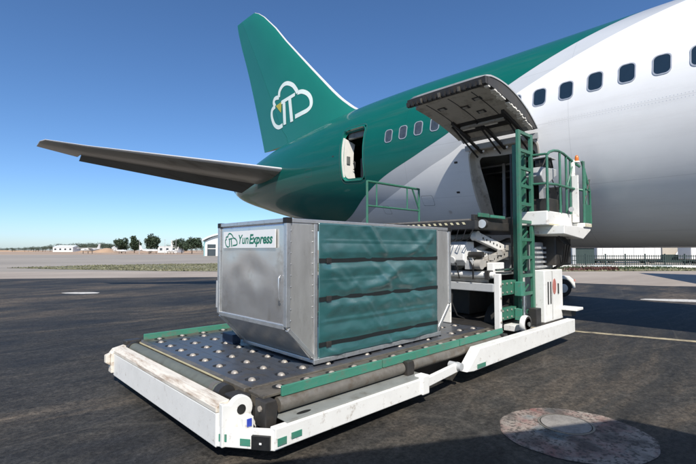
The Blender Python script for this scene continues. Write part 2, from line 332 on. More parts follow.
# ------------------------------------------------------------------ aircraft
PC = 12.07
QS = [-40, -36, -33, -29, -24, 5, 8, 10, 12, 14, 15.8, 18.5, 20.5, 21.3]
WV = [.05, 1.1, 1.75, 2.3, 2.515, 2.515, 2.46, 2.36, 2.18, 1.93, 1.65, 1.13, .65, .30]
TV = [4.0, 5.3, 6.2, 7.0, 7.26, 7.26, 7.29, 7.27, 7.17, 7.0, 6.8, 6.3, 5.75, 5.35]
BV = [3.9, 2.9, 2.3, 1.95, 1.85, 1.85, 1.98, 2.18, 2.48, 2.85, 3.2, 3.83, 4.38, 4.7]
def pchip(xs, ys):
    xs = np.array(xs, float); ys = np.array(ys, float); h = np.diff(xs); d = np.diff(ys) / h
    m = np.zeros(len(xs)); m[0] = d[0]; m[-1] = d[-1]
    for i in range(1, len(xs) - 1):
        if d[i-1]*d[i] > 0:
            w1 = 2*h[i] + h[i-1]; w2 = h[i] + 2*h[i-1]; m[i] = (w1 + w2) / (w1/d[i-1] + w2/d[i])
    def f(x):
        i = min(max(int(np.searchsorted(xs, x)) - 1, 0), len(xs) - 2); t = (x - xs[i]) / h[i]
        return float((2*t**3-3*t**2+1)*ys[i] + (t**3-2*t**2+t)*h[i]*m[i] + (-2*t**3+3*t**2)*ys[i+1] + (t**3-t**2)*h[i]*m[i+1])
    return f
fW, fT, fB = pchip(QS, WV), pchip(QS, TV), pchip(QS, BV)
def surf(q, th, off=0):
    """skin point: q along the body, th degrees round the near side (0 side, 90 top)"""
    w, t, b = fW(q), fT(q), fB(q); zc = b + (t - b)*.535; a = R(th); sn, cs = math.sin(a), math.cos(a)
    h = (t - zc) if sn >= 0 else (zc - b)
    p = Vector((PC - w*cs, q, zc + h*sn))
    if off:
        n = Vector((-cs/w, 0, sn/h)).normalized(); p += n*off
    return p
def snorm(q, th):
    e = .02
    d1 = surf(min(q + e, 21.3), th) - surf(q - e, th); d2 = surf(q, th + .5) - surf(q, th - .5)
    n = d2.cross(d1).normalized()
    c = Vector((PC, q, (fT(q)+fB(q))/2)); 
    return n if n.dot(surf(q, th) - c) > 0 else -n
def th_of_z(q, z):
    t, b = fT(q), fB(q); zc = b + (t-b)*.535; h = (t - zc) if z > zc else zc - b
    return math.degrees(math.asin(max(-1, min(1, (z - zc)/h))))

CARGO = (3.95, 5.64, -55.5, -9.5)                      # opening: q0, q1, th0, th1
CABIN = (9.47, 10.56, -17.5, 23)
def in_hole(q0, q1, t0, t1):
    for (a, b, c, d) in (CARGO, CABIN):
        if q0 >= a - 1e-4 and q1 <= b + 1e-4 and t0 >= c - 1e-3 and t1 <= d + 1e-3: return True
    return False
def frange(a, b, s):
    n = max(1, round((b - a)/s)); return [a + (b - a)*i/n for i in range(n)]
ql = sorted(set(frange(-40, -24, .8) + frange(-24, -2, 2) + frange(-2, 3.95, .35) + frange(3.95, 5.64, .13) + frange(5.64, 9.47, .25) + frange(9.47, 10.56, .12) + frange(10.56, 21.3, .25) + [21.3]))
tl = frange(-90, -55.5, 3) + frange(-55.5, -17.5, 3) + frange(-17.5, -9.5, 2) + frange(-9.5, 23, 3) + frange(23, 90, 3.2) + frange(90, 270, 6) + [270]
plane = thing('cargo_aircraft', 'green and white wide-body cargo aircraft with its aft hold open', 'aircraft', (PC, 0, 0))
def fuselage():
    vs = []; at_q = []; at_t = []; fs = []; nr = []
    def V(q, t):
        vs.append(surf(q, t)); nr.append(snorm(q, t)); at_q.append(q); at_t.append(t if t <= 90 else 180 - t); return len(vs) - 1
    nt_ = len(tl) - 1
    grid = [[V(q, tl[j]) for j in range(nt_)] for q in ql]
    for i in range(len(ql) - 1):
        for j in range(nt_):
            if in_hole(ql[i], ql[i+1], tl[j], tl[j+1]): continue
            k = (j + 1) % nt_
            fs.append((grid[i][j], grid[i+1][j], grid[i+1][k], grid[i][k]))
    for (a, b, c, d), rad in ((CARGO, .17), (CABIN, .22)):
        rt = math.degrees(rad/2.6)
        for (cq, sq) in ((a, 1), (b, -1)):
            for (ct, st) in ((c, 1), (d, -1)):
                c0 = V(cq, ct); arc = []
                for k in range(9):
                    x = R(90*k/8); arc.append(V(cq + sq*rad*(1 - math.sin(x)), ct + st*rt*(1 - math.cos(x))))
                for k in range(8): fs.append((c0, arc[k], arc[k+1]) if sq*st < 0 else (c0, arc[k+1], arc[k]))
    fs.append(tuple(grid[0][j] for j in range(nt_))); fs.append(tuple(grid[-1][j] for j in range(nt_ - 1, -1, -1)))
    me = bpy.data.meshes.new('fuselage'); me.from_pydata(vs, [], [f[::-1] for f in fs])
    for n, d in (('q', at_q), ('th', at_t)):
        a = me.attributes.new(n, 'FLOAT', 'POINT'); a.data.foreach_set('value', d)
    for p in me.polygons: p.use_smooth = True
    me.normals_split_custom_set_from_vertices([tuple(n) for n in nr])
    return me
def livery():
    m = bpy.data.materials.new('aircraft_livery'); m.use_nodes = True
    t = m.node_tree; b = t.nodes['Principled BSDF']; L = t.links.new
    aq = N(t, 'ShaderNodeAttribute', attribute_name='q'); ath = N(t, 'ShaderNodeAttribute', attribute_name='th')
    v = N(t, 'ShaderNodeMapRange'); v.inputs[1].default_value = -90; v.inputs[2].default_value = 90; L(ath.outputs['Fac'], v.inputs[0])
    def bound(pts):
        fc = N(t, 'ShaderNodeFloatCurve'); c = fc.mapping.curves[0]
        pts = sorted(((a + 90)/180, (q + 4)/24) for a, q in pts)
        while len(c.points) < len(pts): c.points.new(.5, .5)
        for p, (x, y) in zip(c.points, pts): p.location = (x, y); p.handle_type = 'AUTO_CLAMPED'
        fc.mapping.update(); L(v.outputs[0], fc.inputs[1])
        k = N(t, 'ShaderNodeMath', operation='MULTIPLY_ADD'); k.inputs[1].default_value = 24; k.inputs[2].default_value = -4; L(fc.outputs[0], k.inputs[0])
        s = N(t, 'ShaderNodeMath', operation='SUBTRACT'); L(aq.outputs['Fac'], s.inputs[0]); L(k.outputs[0], s.inputs[1])
        r = N(t, 'ShaderNodeMapRange'); r.inputs[1].default_value = -.008; r.inputs[2].default_value = .008; L(s.outputs[0], r.inputs[0])
        return r.outputs[0]
    gg = bound([(-90, 14.2), (-50.6, 11.08), (-18.9, 8.81), (-5.7, 7.16), (2, 6.24), (23.75, 4.63), (34.5, 3.85), (49, 2.87), (65, 1.9), (90, -.2)])
    gw = bound([(-90, 12.6), (-43, 9.77), (-26, 8.14), (-16, 7.07), (-6.1, 5.92), (14.7, 4.53), (21.9, 3.91), (35.3, 2.77), (50, 1.5), (65, .2), (90, -2)])
    tc = N(t, 'ShaderNodeTexCoord')
    n = N(t, 'ShaderNodeTexNoise'); n.inputs['Scale'].default_value = .9; n.inputs['Detail'].default_value = 7; n.inputs['Roughness'].default_value = .6; L(tc.outputs['Object'], n.inputs['Vector'])
    nr = N(t, 'ShaderNodeMapRange'); nr.inputs[3].default_value = .9; nr.inputs[4].default_value = 1.08; L(n.outputs[0], nr.inputs[0])
    m1 = N(t, 'ShaderNodeMix', data_type='RGBA'); L(gw, m1.inputs[0]); m1.inputs[6].default_value = (.80, .80, .79, 1); m1.inputs[7].default_value = (.47, .49, .51, 1)
    m2 = N(t, 'ShaderNodeMix', data_type='RGBA'); L(gg, m2.inputs[0]); L(m1.outputs[2], m2.inputs[6]); m2.inputs[7].default_value = (.004, .112, .090, 1)
    # skin joints: lap lines along the body and round frames
    def lines(src, per, off, wid):
        a = N(t, 'ShaderNodeMath', operation='ADD'); a.inputs[1].default_value = off; L(src, a.inputs[0])
        p = N(t, 'ShaderNodeMath', operation='PINGPONG'); p.inputs[1].default_value = per/2; L(a.outputs[0], p.inputs[0])
        r = N(t, 'ShaderNodeMapRange'); r.inputs[1].default_value = wid; r.inputs[2].default_value = wid*1.8; r.inputs[3].default_value = 1; r.inputs[4].default_value = 0; L(p.outputs[0], r.inputs[0]); return r.outputs[0]
    l1 = lines(aq.outputs['Fac'], 4.47, 1.2, .005); l2 = lines(ath.outputs['Fac'], 29, 3.5, .12)
    mxl = N(t, 'ShaderNodeMath', operation='MAXIMUM'); L(l1, mxl.inputs[0]); L(l2, mxl.inputs[1])
    ml = N(t, 'ShaderNodeMath', operation='MULTIPLY_ADD'); ml.inputs[1].default_value = -.12; ml.inputs[2].default_value = 1; L(mxl.outputs[0], ml.inputs[0])
    mm = N(t, 'ShaderNodeMath', operation='MULTIPLY'); L(ml.outputs[0], mm.inputs[0]); L(nr.outputs[0], mm.inputs[1])
    # grime streaks low on the body
    st = N(t, 'ShaderNodeMapping'); st.inputs['Scale'].default_value = (1, .25, 3.2); L(tc.outputs['Object'], st.inputs[0])
    n2 = N(t, 'ShaderNodeTexNoise'); n2.inputs['Scale'].default_value = 1.3; n2.inputs['Detail'].default_value = 8; n2.inputs['Roughness'].default_value = .7; L(st.outputs[0], n2.inputs['Vector'])
    g1 = N(t, 'ShaderNodeMapRange'); g1.inputs[1].default_value = .5; g1.inputs[2].default_value = .75; g1.inputs[4].default_value = .10; L(n2.outputs[0], g1.inputs[0])
    fx = N(t, 'ShaderNodeMix', data_type='RGBA', blend_type='MULTIPLY'); fx.inputs[0].default_value = 1; L(m2.outputs[2], fx.inputs[6]); L(mm.outputs[0], fx.inputs[7])
    fy = N(t, 'ShaderNodeMix', data_type='RGBA'); L(g1.outputs[0], fy.inputs[0]); L(fx.outputs[2], fy.inputs[6]); fy.inputs[7].default_value = (.20, .18, .16, 1)
    L(fy.outputs[2], b.inputs['Base Color'])
    b.inputs['Roughness'].default_value = .3; b.inputs['Coat Weight'].default_value = .5; b.inputs['Coat IOR'].default_value = 1.36; b.inputs['Coat Roughness'].default_value = .05; b.inputs['Specular IOR Level'].default_value = .12
    b3 = N(t, 'ShaderNodeTexNoise'); b3.inputs['Scale'].default_value = 1.1; b3.inputs['Detail'].default_value = 2; L(tc.outputs['Object'], b3.inputs['Vector'])
    bp = N(t, 'ShaderNodeBump'); bp.inputs['Strength'].default_value = .05; bp.inputs['Distance'].default_value = .03; L(b3.outputs[0], bp.inputs['Height'])
    L(bp.outputs[0], b.inputs['Normal']); L(bp.outputs[0], b.inputs['Coat Normal'])
    return m
M['livery'] = livery()
fus = link('fuselage', fuselage(), 'livery', plane)

def rrect(q0, q1, t0, t1, rad, n=6, R_=2.6):
    rt = math.degrees(rad/R_); out = []
    for (cq, ct, a0) in ((q1 - rad, t1 - rt, 0), (q0 + rad, t1 - rt, 90), (q0 + rad, t0 + rt, 180), (q1 - rad, t0 + rt, 270)):
        for k in range(n + 1):
            a = R(a0 + 90*k/n); out.append((cq + rad*math.cos(a), ct + rt*math.sin(a)))
    return out
def dens(lp, k=5):
    out = []
    for i, a in enumerate(lp):
        b = lp[(i+1) % len(lp)]; L_ = math.hypot((a[0]-b[0]), (a[1]-b[1])*.045); n = max(1, int(L_/.15))
        out += [(a[0] + (b[0]-a[0])*j/n, a[1] + (b[1]-a[1])*j/n) for j in range(n)]
    return out
def ring_strip(name, loop, offs, m, parent, inset=None):
    """band round an opening through a list of (outward offset, inset) stations"""
    loop = dens(loop); mb = MB(); n = len(loop)
    cq = sum(a for a, _ in loop)/n; ct = sum(b for _, b in loop)/n
    vs = []
    for (off, ins) in offs:
        for (q, t) in loop:
            dq, dt = cq - q, (ct - t)*.045; l = math.hypot(dq, dt)
            vs.append(surf(q + dq/l*ins, t + dt/l*ins/.045, off))
    fs = []
    for i in range(len(offs) - 1):
        for k in range(n): fs.append((i*n + k, i*n + (k+1) % n, (i+1)*n + (k+1) % n, (i+1)*n + k))
    mb.add(vs, fs)
    return part(name, mb, m, parent, smooth='auto')

# cabin windows
wq = [1.64 + .5588*k for k in range(-8, 13)]
def window(q):
    t0 = th_of_z(q, 5.20) if q > 3 else th_of_z(q, 5.24)
    hq, ht = .128, math.degrees(.185/2.5)
    lp = rrect(q - hq, q + hq, t0 - ht, t0 + ht, .085, 5)
    lo = rrect(q - hq - .022, q + hq + .022, t0 - ht - .5, t0 + ht + .5, .10, 5)
    n = len(lp)
    f = MB().add([surf(a, b, .001) for a, b in lo] + [surf(a, b, .010) for a, b in lo] + [surf(a, b, .010) for a, b in lp] + [surf(a, b, .002) for a, b in lp],
                 [(i*n + k, i*n + (k+1) % n, (i+1)*n + (k+1) % n, (i+1)*n + k) for i in range(3) for k in range(n)])
    fr = part('window_frame', f, 'winframe', plane, smooth='auto')
    part('window_pane', MB().add([surf(a, b, .004) for a, b in lp] + [surf(q, t0, .005)], [(k, (k+1) % n, n) for k in range(n)]), 'winpane2' if q > 6 else 'winpane', fr, smooth=True)
for q in wq: window(q)

# cargo opening, hold and door
cl = rrect(*CARGO, .17)
ring_strip('cargo_door_frame', cl, [(.004, -.05), (.012, -.045), (.012, 0), (-.22, .03), (-.22, .2)], 'doorliner', plane)
def hold():
    o = MB(); x0, x1, y0, y1, z0, z1 = 9.98, 14.1, 2.6, 9.0, 2.34, 4.12
    f = part('hold_floor', MB().box(10.78, x1, y0, 6.5, z0 - .05, z0), 'deck', plane)
    prof = [(10.86, z0), (10.45, 2.70), (10.12, 3.2), (9.95, 3.7), (9.92, z1), (x1, z1), (x1, z0)]
    for y in (4.25, 4.7, 5.15, 5.5):
        tr = part('roller_track', MB().box(10.85, 14, y - .04, y + .04, z0, z0 + .03), 'lightgrey', f)
    part('hold_ceiling', MB().box(x0 - .1, x1, y0, 6.5, z1, z1 + .05), 'hold', plane)
    part('hold_side_wall', MB().box(x1, x1 + .05, y0, 6.5, z0 - .05, z1 + .05), 'hold', plane)
    part('hold_aft_wall', MB().prism(prof, 'y', 6.5, 6.55), 'hold', plane)
    part('hold_forward_wall', MB().prism(prof, 'y', y0 - .05, y0), 'hold', plane)
    for x in (11, 12, 13): part('hold_ceiling_rib', MB().box(x, x + .06, y0, 6.5, z1 - .04, z1), 'lightgrey', plane)
    part('hold_net_post', MB().box(10.9, 10.95, 5.35, 5.42, z0, z1), 'lightgrey', plane)
    part('hold_equipment', MB().box(12.6, 13.3, 5.0, 5.9, z0 + .03, 3.2), 'lightgrey', plane, bevel=.03)
hold()
HIN = surf(4.8, -5.5, .02); ROT = R(-131.5)
def door_pt(q, th, off):
    v = surf(q, th, off)
    if off < -.05:                                     # the lining inside is flatter than the skin
        a, b = surf(q, -57, off), surf(q, -9, off); k = (th + 57)/48; v = v.lerp(a.lerp(b, k), .62)
    v = v - Vector((HIN.x, q, HIN.z)); c, s = math.cos(ROT), math.sin(ROT)
    return Vector((HIN.x + v.x*c - v.z*s, q, HIN.z + v.x*s + v.z*c))
def door_patch(name, q0, q1, t0, t1, o0, o1, m, parent, nq=2, nt_=10, rad=0, bevel=0, smooth=True):
    """curved slab of the door between two depths below the skin"""
    if rad: lp = dens(rrect(q0, q1, t0, t1, rad))
    vs = []; fs = []
    for o_ in (o0, o1):
        for i in range(nq + 1):
            for j in range(nt_ + 1):
                q = q0 + (q1-q0)*i/nq; t = t0 + (t1-t0)*j/nt_
                if rad:
                    # pull corners in along an ellipse
                    rt = math.degrees(rad/2.6)
                    if t < t0 + rt:
                        k = 1 - (t - t0)/rt; sh = rad*(1 - math.sqrt(max(0, 1 - k*k)))
                        mid = (q0 + q1)/2; q = mid + (q - mid)*((q1-q0)/2 - sh)/((q1-q0)/2)
                vs.append(door_pt(q, t, o_))
    n1 = (nq+1)*(nt_+1); I = lambda l, i, j: l*n1 + i*(nt_+1) + j
    for l in (0, 1):
        for i in range(nq):
            for j in range(nt_): fs.append((I(l,i,j), I(l,i+1,j), I(l,i+1,j+1), I(l,i,j+1)))
    for i in range(nq):
        for j in (0, nt_): fs.append((I(0,i,j), I(0,i+1,j), I(1,i+1,j), I(1,i,j)))
    for j in range(nt_):
        for i in (0, nq): fs.append((I(0,i,j), I(0,i,j+1), I(1,i,j+1), I(1,i,j)))
    return part(name, MB().add(vs, fs), m, parent, smooth='auto', bevel=bevel)
cdoor = door_patch('cargo_door', 3.88, 5.74, -56, -6.5, .02, -.012, 'lightgrey', plane, 12, 24, rad=.2)
door_patch('inner_panel', 3.97, 5.68, -53.5, -12, -.0125, -.14, 'doorliner', cdoor, 10, 16, rad=.15)
door_patch('edge_beam', 3.9, 5.72, -56, -53.6, -.013, -.13, 'dark', cdoor, 10, 2)
door_patch('edge_band', 3.895, 3.968, -54, -8, -.013, -.125, 'dark', cdoor, 1, 14)
for q in (4.3, 4.83, 5.36):
    door_patch('liner_seam', q - .008, q + .008, -52, -22, -.14, -.147, 'dark', cdoor, 1, 10)
rndd = random.Random(3)
for k in range(26):                                    # torn pale seal along the forward edge
    t = -53.5 + k*1.72
    if rndd.random() < .15: continue
    door_patch('door_seal_strip', 3.900 + rndd.uniform(-.01, .012), 3.985 + rndd.uniform(-.015, .05), t, t + rndd.uniform(.9, 1.9), -.126, -.145 - rndd.uniform(0, .02), 'seal', cdoor, 1, 2)
for k in range(16):                                    # latch fittings along the lower edge
    q = 3.98 + k*.113; door_patch('latch_fitting', q, q + rndd.uniform(.03, .06), -56.6, -54.9, -.06, -.15, 'dark' if k % 4 else 'deck_edge', cdoor, 1, 1)
for q, t in ((4.35, -45), (5.2, -44), (4.75, -40), (4.55, -33)):
    door_patch('pull_handle', q - .09, q + .09, t - 1.3, t + 1.3, -.14, -.155, 'dark', cdoor, 2, 2); door_patch('handle_cup', q - .05, q + .05, t - .8, t + .8, -.155, -.165, 'arm', cdoor, 2, 2)
door_patch('latch_recess', 4.2, 5.35, -27, -17, -.14, -.15, 'dark', cdoor, 4, 4)
for q in (4.15, 5.35): door_patch('side_bracket', q - .03, q + .03, -30, -13, -.14, -.21, 'dark', cdoor, 1, 5)
door_patch('torque_tube', 4.25, 5.3, -24, -22.4, -.15, -.2, 'arm', cdoor, 3, 1)
for q in (4.45, 5.0): door_patch('white_fitting', q, q + .3, -22, -20.8, -.15, -.19, 'seal', cdoor, 2, 1)
# hinge arms and actuator from the top of the opening up to the door
for q in (4.1, 4.75, 5.35):
    a = surf(q, -11, -.12); b = door_pt(q + .05, -20, -.16)
    part('hinge_arm', MB().bar(a, b, .05, .07, (0, 1, 0)), 'dark', plane, bevel=.008)
    part('hinge_link', MB().bar(surf(q + .12, -13, -.1), door_pt(q + .12, -26, -.15), .03, .03, (0, 1, 0)), 'dark', plane)
hb = MB()
for k in range(25):
    pass
part('hinge_beam', MB().add([surf(q, t, o) for o in (.02, .05) for t in (-9.2, -6.8) for q in (3.9, 5.72)],
     [(0,1,3,2),(4,5,7,6),(0,1,5,4),(2,3,7,6),(0,2,6,4),(1,3,7,5)]), 'lightgrey', plane)
for k in range(4):
    q = 4.35 + k*.3; c = surf(q, -10.5, .0)
    part('opening_lamp', MB().lathe([(.028, 0), (.028, .02), (.018, .03)], c, 'x', 10), 'seal', plane)

# cabin door opening
cb = rrect(*CABIN, .22)
ring_strip('cabin_door_frame', cb, [(.002, -.03), (.010, -.025), (.010, 0), (-.10, .01), (-.10, .06)], 'tailgreen', plane)
def cabin():
    z0, z1 = 4.05, 6.1
    part('vestibule_floor', MB().box(10.06, 12.5, 9.0, 11.3, z0 - .08, z0 - .02), 'hold', plane)
    part('vestibule_ceiling', MB().box(10.7, 12.5, 9.0, 11.3, z1 - .05, z1), 'hold', plane)
    part('vestibule_back_wall', MB().box(12.0, 12.05, 9.0, 11.3, z0, z1), 'hold', plane)
    part('vestibule_forward_wall', MB().box(10.35, 12, 9.2, 9.25, z0, z1), 'hold', plane)
    # aft jamb lining, catching the sun
    mb = MB(); ts = [-17 + 34*k/12 for k in range(13)]
    vs = [surf(10.53, t, -.03) for t in ts] + [surf(10.50, t, -.55) for t in ts] + [surf(10.6, t, -.03) for t in ts] + [surf(10.6, t, -.55) for t in ts]; fs = []
    for k in range(12):
        fs += [(k, k+1, 14+k, 13+k), (26+k, 27+k, 40+k, 39+k), (k, k+1, 27+k, 26+k), (13+k, 14+k, 40+k, 39+k)]
    j = part('door_jamb', mb.add(vs, fs), 'cabin', plane, smooth='auto')
    part('jamb_panel', MB().box(9.98, 10.12, 10.475, 10.515, 4.72, 4.98), 'grey', j, bevel=.005)
    part('jamb_handle', MB().tube([(10.25, 10.46, 4.55), (10.25, 10.38, 4.6), (10.25, 10.38, 4.8), (10.25, 10.46, 4.85)], .014, 8), 'dark', j, smooth=True)
    part('service_panel', MB().box(10.62, 10.72, 10.15, 10.48, 4.1, 5.0), 'grey', plane, bevel=.01)
    part('stowed_door_edge', MB().box(10.05, 10.16, 9.55, 10.5, 5.55, 5.98), 'grey', plane, bevel=.02)
cabin()

# small access panels, placards and vents on the skin
def skin_patch(name, q, th, w, h, m, off=.004, rad=.03):
    ht = math.degrees(h/2/2.6); lp = rrect(q - w/2, q + w/2, th - ht, th + ht, min(rad, w/2.2, h/2.2), 3); n = len(lp)
    part(name, MB().add([surf(a, b, .0005) for a, b in lp] + [surf(a, b, off) for a, b in lp] + [surf(q, th, off + .001)], [(k, (k+1) % n, n + (k+1) % n, n + k) for k in range(n)] + [(n + k, n + (k+1) % n, 2*n) for k in range(n)]), m, plane)
def skin_outline(name, q, th, w, h, m='seamline', rad=.05, t=.007):
    ht = math.degrees(h/2/2.6); lp = dens(rrect(q - w/2, q + w/2, th - ht, th + ht, rad, 4)); li = dens(rrect(q - w/2 + t, q + w/2 - t, th - ht + math.degrees(t/2.6), th + ht - math.degrees(t/2.6), rad, 4))
    n = min(len(lp), len(li)); lp, li = lp[:n], li[:n]
    part(name, MB().add([surf(a, b, .0025) for a, b in lp] + [surf(a, b, .0025) for a, b in li], [(k, (k+1) % n, n + (k+1) % n, n + k) for k in range(n)]), m, plane)
for q, th, w, h in ((7.2, -34, .4, .3), (12.6, -8, .45, .3), (14.5, -25, .5, .4), (8.9, -40, .3, .3)): skin_outline('access_panel', q, th, w, h)
skin_outline('cabin_door_surround', (CABIN[0]+CABIN[1])/2, (CABIN[2]+CABIN[3])/2, 1.25, 2.05, 'seamline', .25)
for q, th in ((6.05, -14), (6.15, -30), (11.0, 2)): skin_patch('placard', q, th, .10, .05, 'dark', .0025, .01)
skin_patch('static_port', 6.6, -42, .10, .10, 'airmetal', .004, .045)
for row, th in enumerate((-4.2, -2.8)):
    q = -1.5
    mb = MB()
    while q < 3.7:
        p = surf(q, th, .001); a = .0055; n = Vector((-1, 0, 0))
        mb.add([p + Vector((-.0015, a*math.cos(R(60*k)), a*math.sin(R(60*k)))) for k in range(6)], [tuple(range(6))]); q += .055
    o = part('rivet_row', mb, 'winframe', plane); o['kind'] = 'stuff'
# fin and rudder
AF = [(0, 0), (.008, .19), (.03, .36), (.08, .58), (.16, .80), (.28, .97), (.4, 1), (.55, .86), (.7, .63), (.85, .34), (1, .03)]
def foil(le, te, thick, c0=0, c1=1, up=None):
    """closed outline of a section between chord fractions; returns points"""
    le = Vector(le); te = Vector(te); ch = (te - le).length; d = (te - le)/ch; up = Vector(up).normalized()
    xs = sorted(set([c0, c1] + [a for a, _ in AF if c0 < a < c1]))
    yy = lambda x: float(np.interp(x, [a for a, _ in AF], [b for _, b in AF]))*thick*ch/2
    top = [le + d*x*ch + up*yy(x) for x in xs]; bot = [le + d*x*ch - up*yy(x) for x in reversed(xs)]
    return top + bot
def loft(secs):
    n = len(secs[0]); mb = MB(); fs = []
    for i in range(len(secs) - 1):
        for k in range(n): fs.append((i*n + k, i*n + (k+1) % n, (i+1)*n + (k+1) % n, (i+1)*n + k))
    fs.append(tuple(range(n - 1, -1, -1))); fs.append(tuple((len(secs)-1)*n + k for k in range(n)))
    return mb.add([v for s in secs for v in s], fs)
finLE = pchip([5.6, 7.2, 7.46, 7.8, 8.15, 9.5, 11.6, 14.35, 14.62], [10.8, 11.35, 12.0, 12.5, 12.95, 14.38, 16.52, 19.4, 19.9])
finTE = pchip([5.6, 6.1, 11.05, 14.52, 14.62], [18.45, 18.6, 20.36, 21.75, 21.77])
zs = [5.9, 6.8, 7.2, 7.3, 7.46, 7.62, 7.8, 8.0, 8.2, 8.6, 9.2, 10, 11, 12, 13, 14, 14.4, 14.56, 14.62]
fth = lambda z: float(np.interp(z, [6, 8, 14, 14.4, 14.62], [.075, .082, .085, .07, .03]))
def fin_range(c0, c1, z0=None): return [foil((PC, finLE(z), z), (PC, finTE(z), z), fth(z), c0, c1, (-1, 0, 0)) for z in zs if z0 is None or z >= z0]
fin = part('tail_fin', loft(fin_range(.021, .70)), 'tailgreen', plane, smooth='auto')
part('fin_leading_edge', loft(fin_range(0, .020, 7.2)), 'airmetal', fin, smooth='auto')
part('rudder', loft(fin_range(.703, 1, 6.8)), 'fingreen2', plane, smooth='auto')
def fin_surf(q, z, off=.012):
    le, te = finLE(z), finTE(z); x = (q - le)/(te - le); yy = float(np.interp(x, [a for a, _ in AF], [b for _, b in AF]))*fth(z)*(te - le)/2
    return Vector((PC - yy - off, q, z))
OUT = [(16.99,7.81),(17.37,7.79),(17.76,8.01),(18.00,8.44),(17.97,8.78),(17.67,8.90),(17.80,9.13),(17.65,9.29),(17.30,9.25),(17.24,9.54),(16.95,9.74),(16.58,9.74),(16.15,9.53),(15.86,9.23),(15.75,9.06),(15.40,9.02),(15.02,8.82),(14.78,8.53),(14.74,8.21),(14.96,8.06),(15.34,8.01),(15.91,7.97)]
SEGS = [OUT[0:6], OUT[5:9], OUT[8:15], OUT[14:22]]
def smooth_pl(pts, k=5):
    out = []; P = [Vector(p) for p in pts]
    for i in range(len(P) - 1):
        a = P[max(i-1, 0)]; b = P[i]; c = P[i+1]; d = P[min(i+2, len(P)-1)]
        for j in range(k):
            t = j/k; out.append(.5*((2*b) + (c - a)*t + (2*a - 5*b + 4*c - d)*t*t + (3*b - a - 3*c + d)*t**3))
    return out + [P[-1]]
def ribbon(pts, w):
    pts = smooth_pl(pts); L_, R_ = [], []
    for i, p in enumerate(pts):
        d = (pts[min(i+1, len(pts)-1)] - pts[max(i-1, 0)]).normalized(); n = Vector((-d.y, d.x))
        L_.append(p + n*w/2); R_.append(p - n*w/2)
    n = len(pts)
    return L_ + R_, [(i, i+1, n+i+1, n+i) for i in range(n-1)]
def bar2(a, b, w, horizontal=False):
    a = Vector(a); b = Vector(b)
    o = Vector((0, w/2)) if horizontal else Vector((w/2, 0))
    return [a - o, a + o, b + o, b - o], [(0, 1, 2, 3)]
def logo(place, parent, m, mtri=None, lw=.20, sub=True):
    def put(name, vs, fs, m, off):
        mb = MB().add([place(v[0], v[1], off) for v in vs], fs); return part(name, mb, m, parent)
    acc_v, acc_f = [], []
    for s in SEGS:
        v, f = ribbon(s, lw); k = len(acc_v); acc_v += v; acc_f += [tuple(i + k for i in g) for g in f]
    put('cloud_outline', acc_v, acc_f, m, .012)
    if mtri: put('logo_triangle', [(17.60, 8.90), (17.05, 8.97), (17.12, 8.44)], [(0, 1, 2)], mtri, .016)
    acc_v, acc_f = [], []
    for v, f in (bar2((17.08, 8.93), (15.93, 9.03), .17, True), bar2((16.84, 8.86), (16.78, 7.79), .24), bar2((16.35, 8.92), (16.17, 7.79), .24)):
        k = len(acc_v); acc_v += v; acc_f += [tuple(i + k for i in g) for g in f]
    put('logo_letters', acc_v, acc_f, m, .020)
logo(lambda q, z, o: fin_surf(q, z, o), fin, 'logo_white', 'logo_yellow')

# tailplane
def stab(side):
    mir = lambda v: Vector((PC + (PC - v[0])*side*-1 if side < 0 else v[0], v[1], v[2]))
    X = lambda p: p if side > 0 else 2*PC - p
    secs = []
    st = [(11.6, 13.75, 5.02, 18.35, 4.93), (10.6, 14.4, 5.12, 18.62, 4.95), (4.2, 19.28, 5.92, 21.0, 5.74), (2.95, 20.25, 6.13, 21.45, 6.03), (2.84, 20.7, 6.14, 21.5, 6.06)]
    th = [.10, .10, .095, .09, .05]
    full = lambda c0, c1, idx: loft([foil((X(st[i][0]), st[i][1], st[i][2]), (X(st[i][0]), st[i][3], st[i][4]), th[i], c0, c1, (0, 0, 1)) for i in idx])
    s = part('tailplane', full(.05, .70, [0, 1, 2, 3, 4]), 'stab', plane, smooth='auto')
    part('tailplane_leading_edge', full(0, .048, [1, 2, 3, 4]), 'airmetal', s, smooth='auto')
    part('tailplane_tip', full(.703, 1, [2, 3, 4]), 'stab', s, smooth='auto')
    # drooped elevator
    secs = []
    for i, drop in ((1, .42), (2, .20)):
        le = Vector((X(st[i][0]), st[i][1], st[i][2])); te = Vector((X(st[i][0]), st[i][3], st[i][4])); h = le + (te - le)*.705
        ch = (te - le).length; d = Vector((0, te.y - h.y, te.z - h.z - drop)).normalized(); le2 = h - d*.705*ch
        secs.append(foil(le2, le2 + d*ch, th[i], .705, 1, (0, -d.z, d.y)))
    secs[1] = [v + Vector(((.05 if side > 0 else -.05), 0, 0)) for v in secs[1]]
    part('elevator', loft(secs), 'elev', plane, smooth='auto')
stab(1); stab(-1)
part('tail_cone', MB().tube([(PC, 21.2, 5.03), (PC, 21.55, 5.12), (PC, 21.8, 5.18)], [.31, .22, .10], 16), 'dark', plane, smooth='auto')
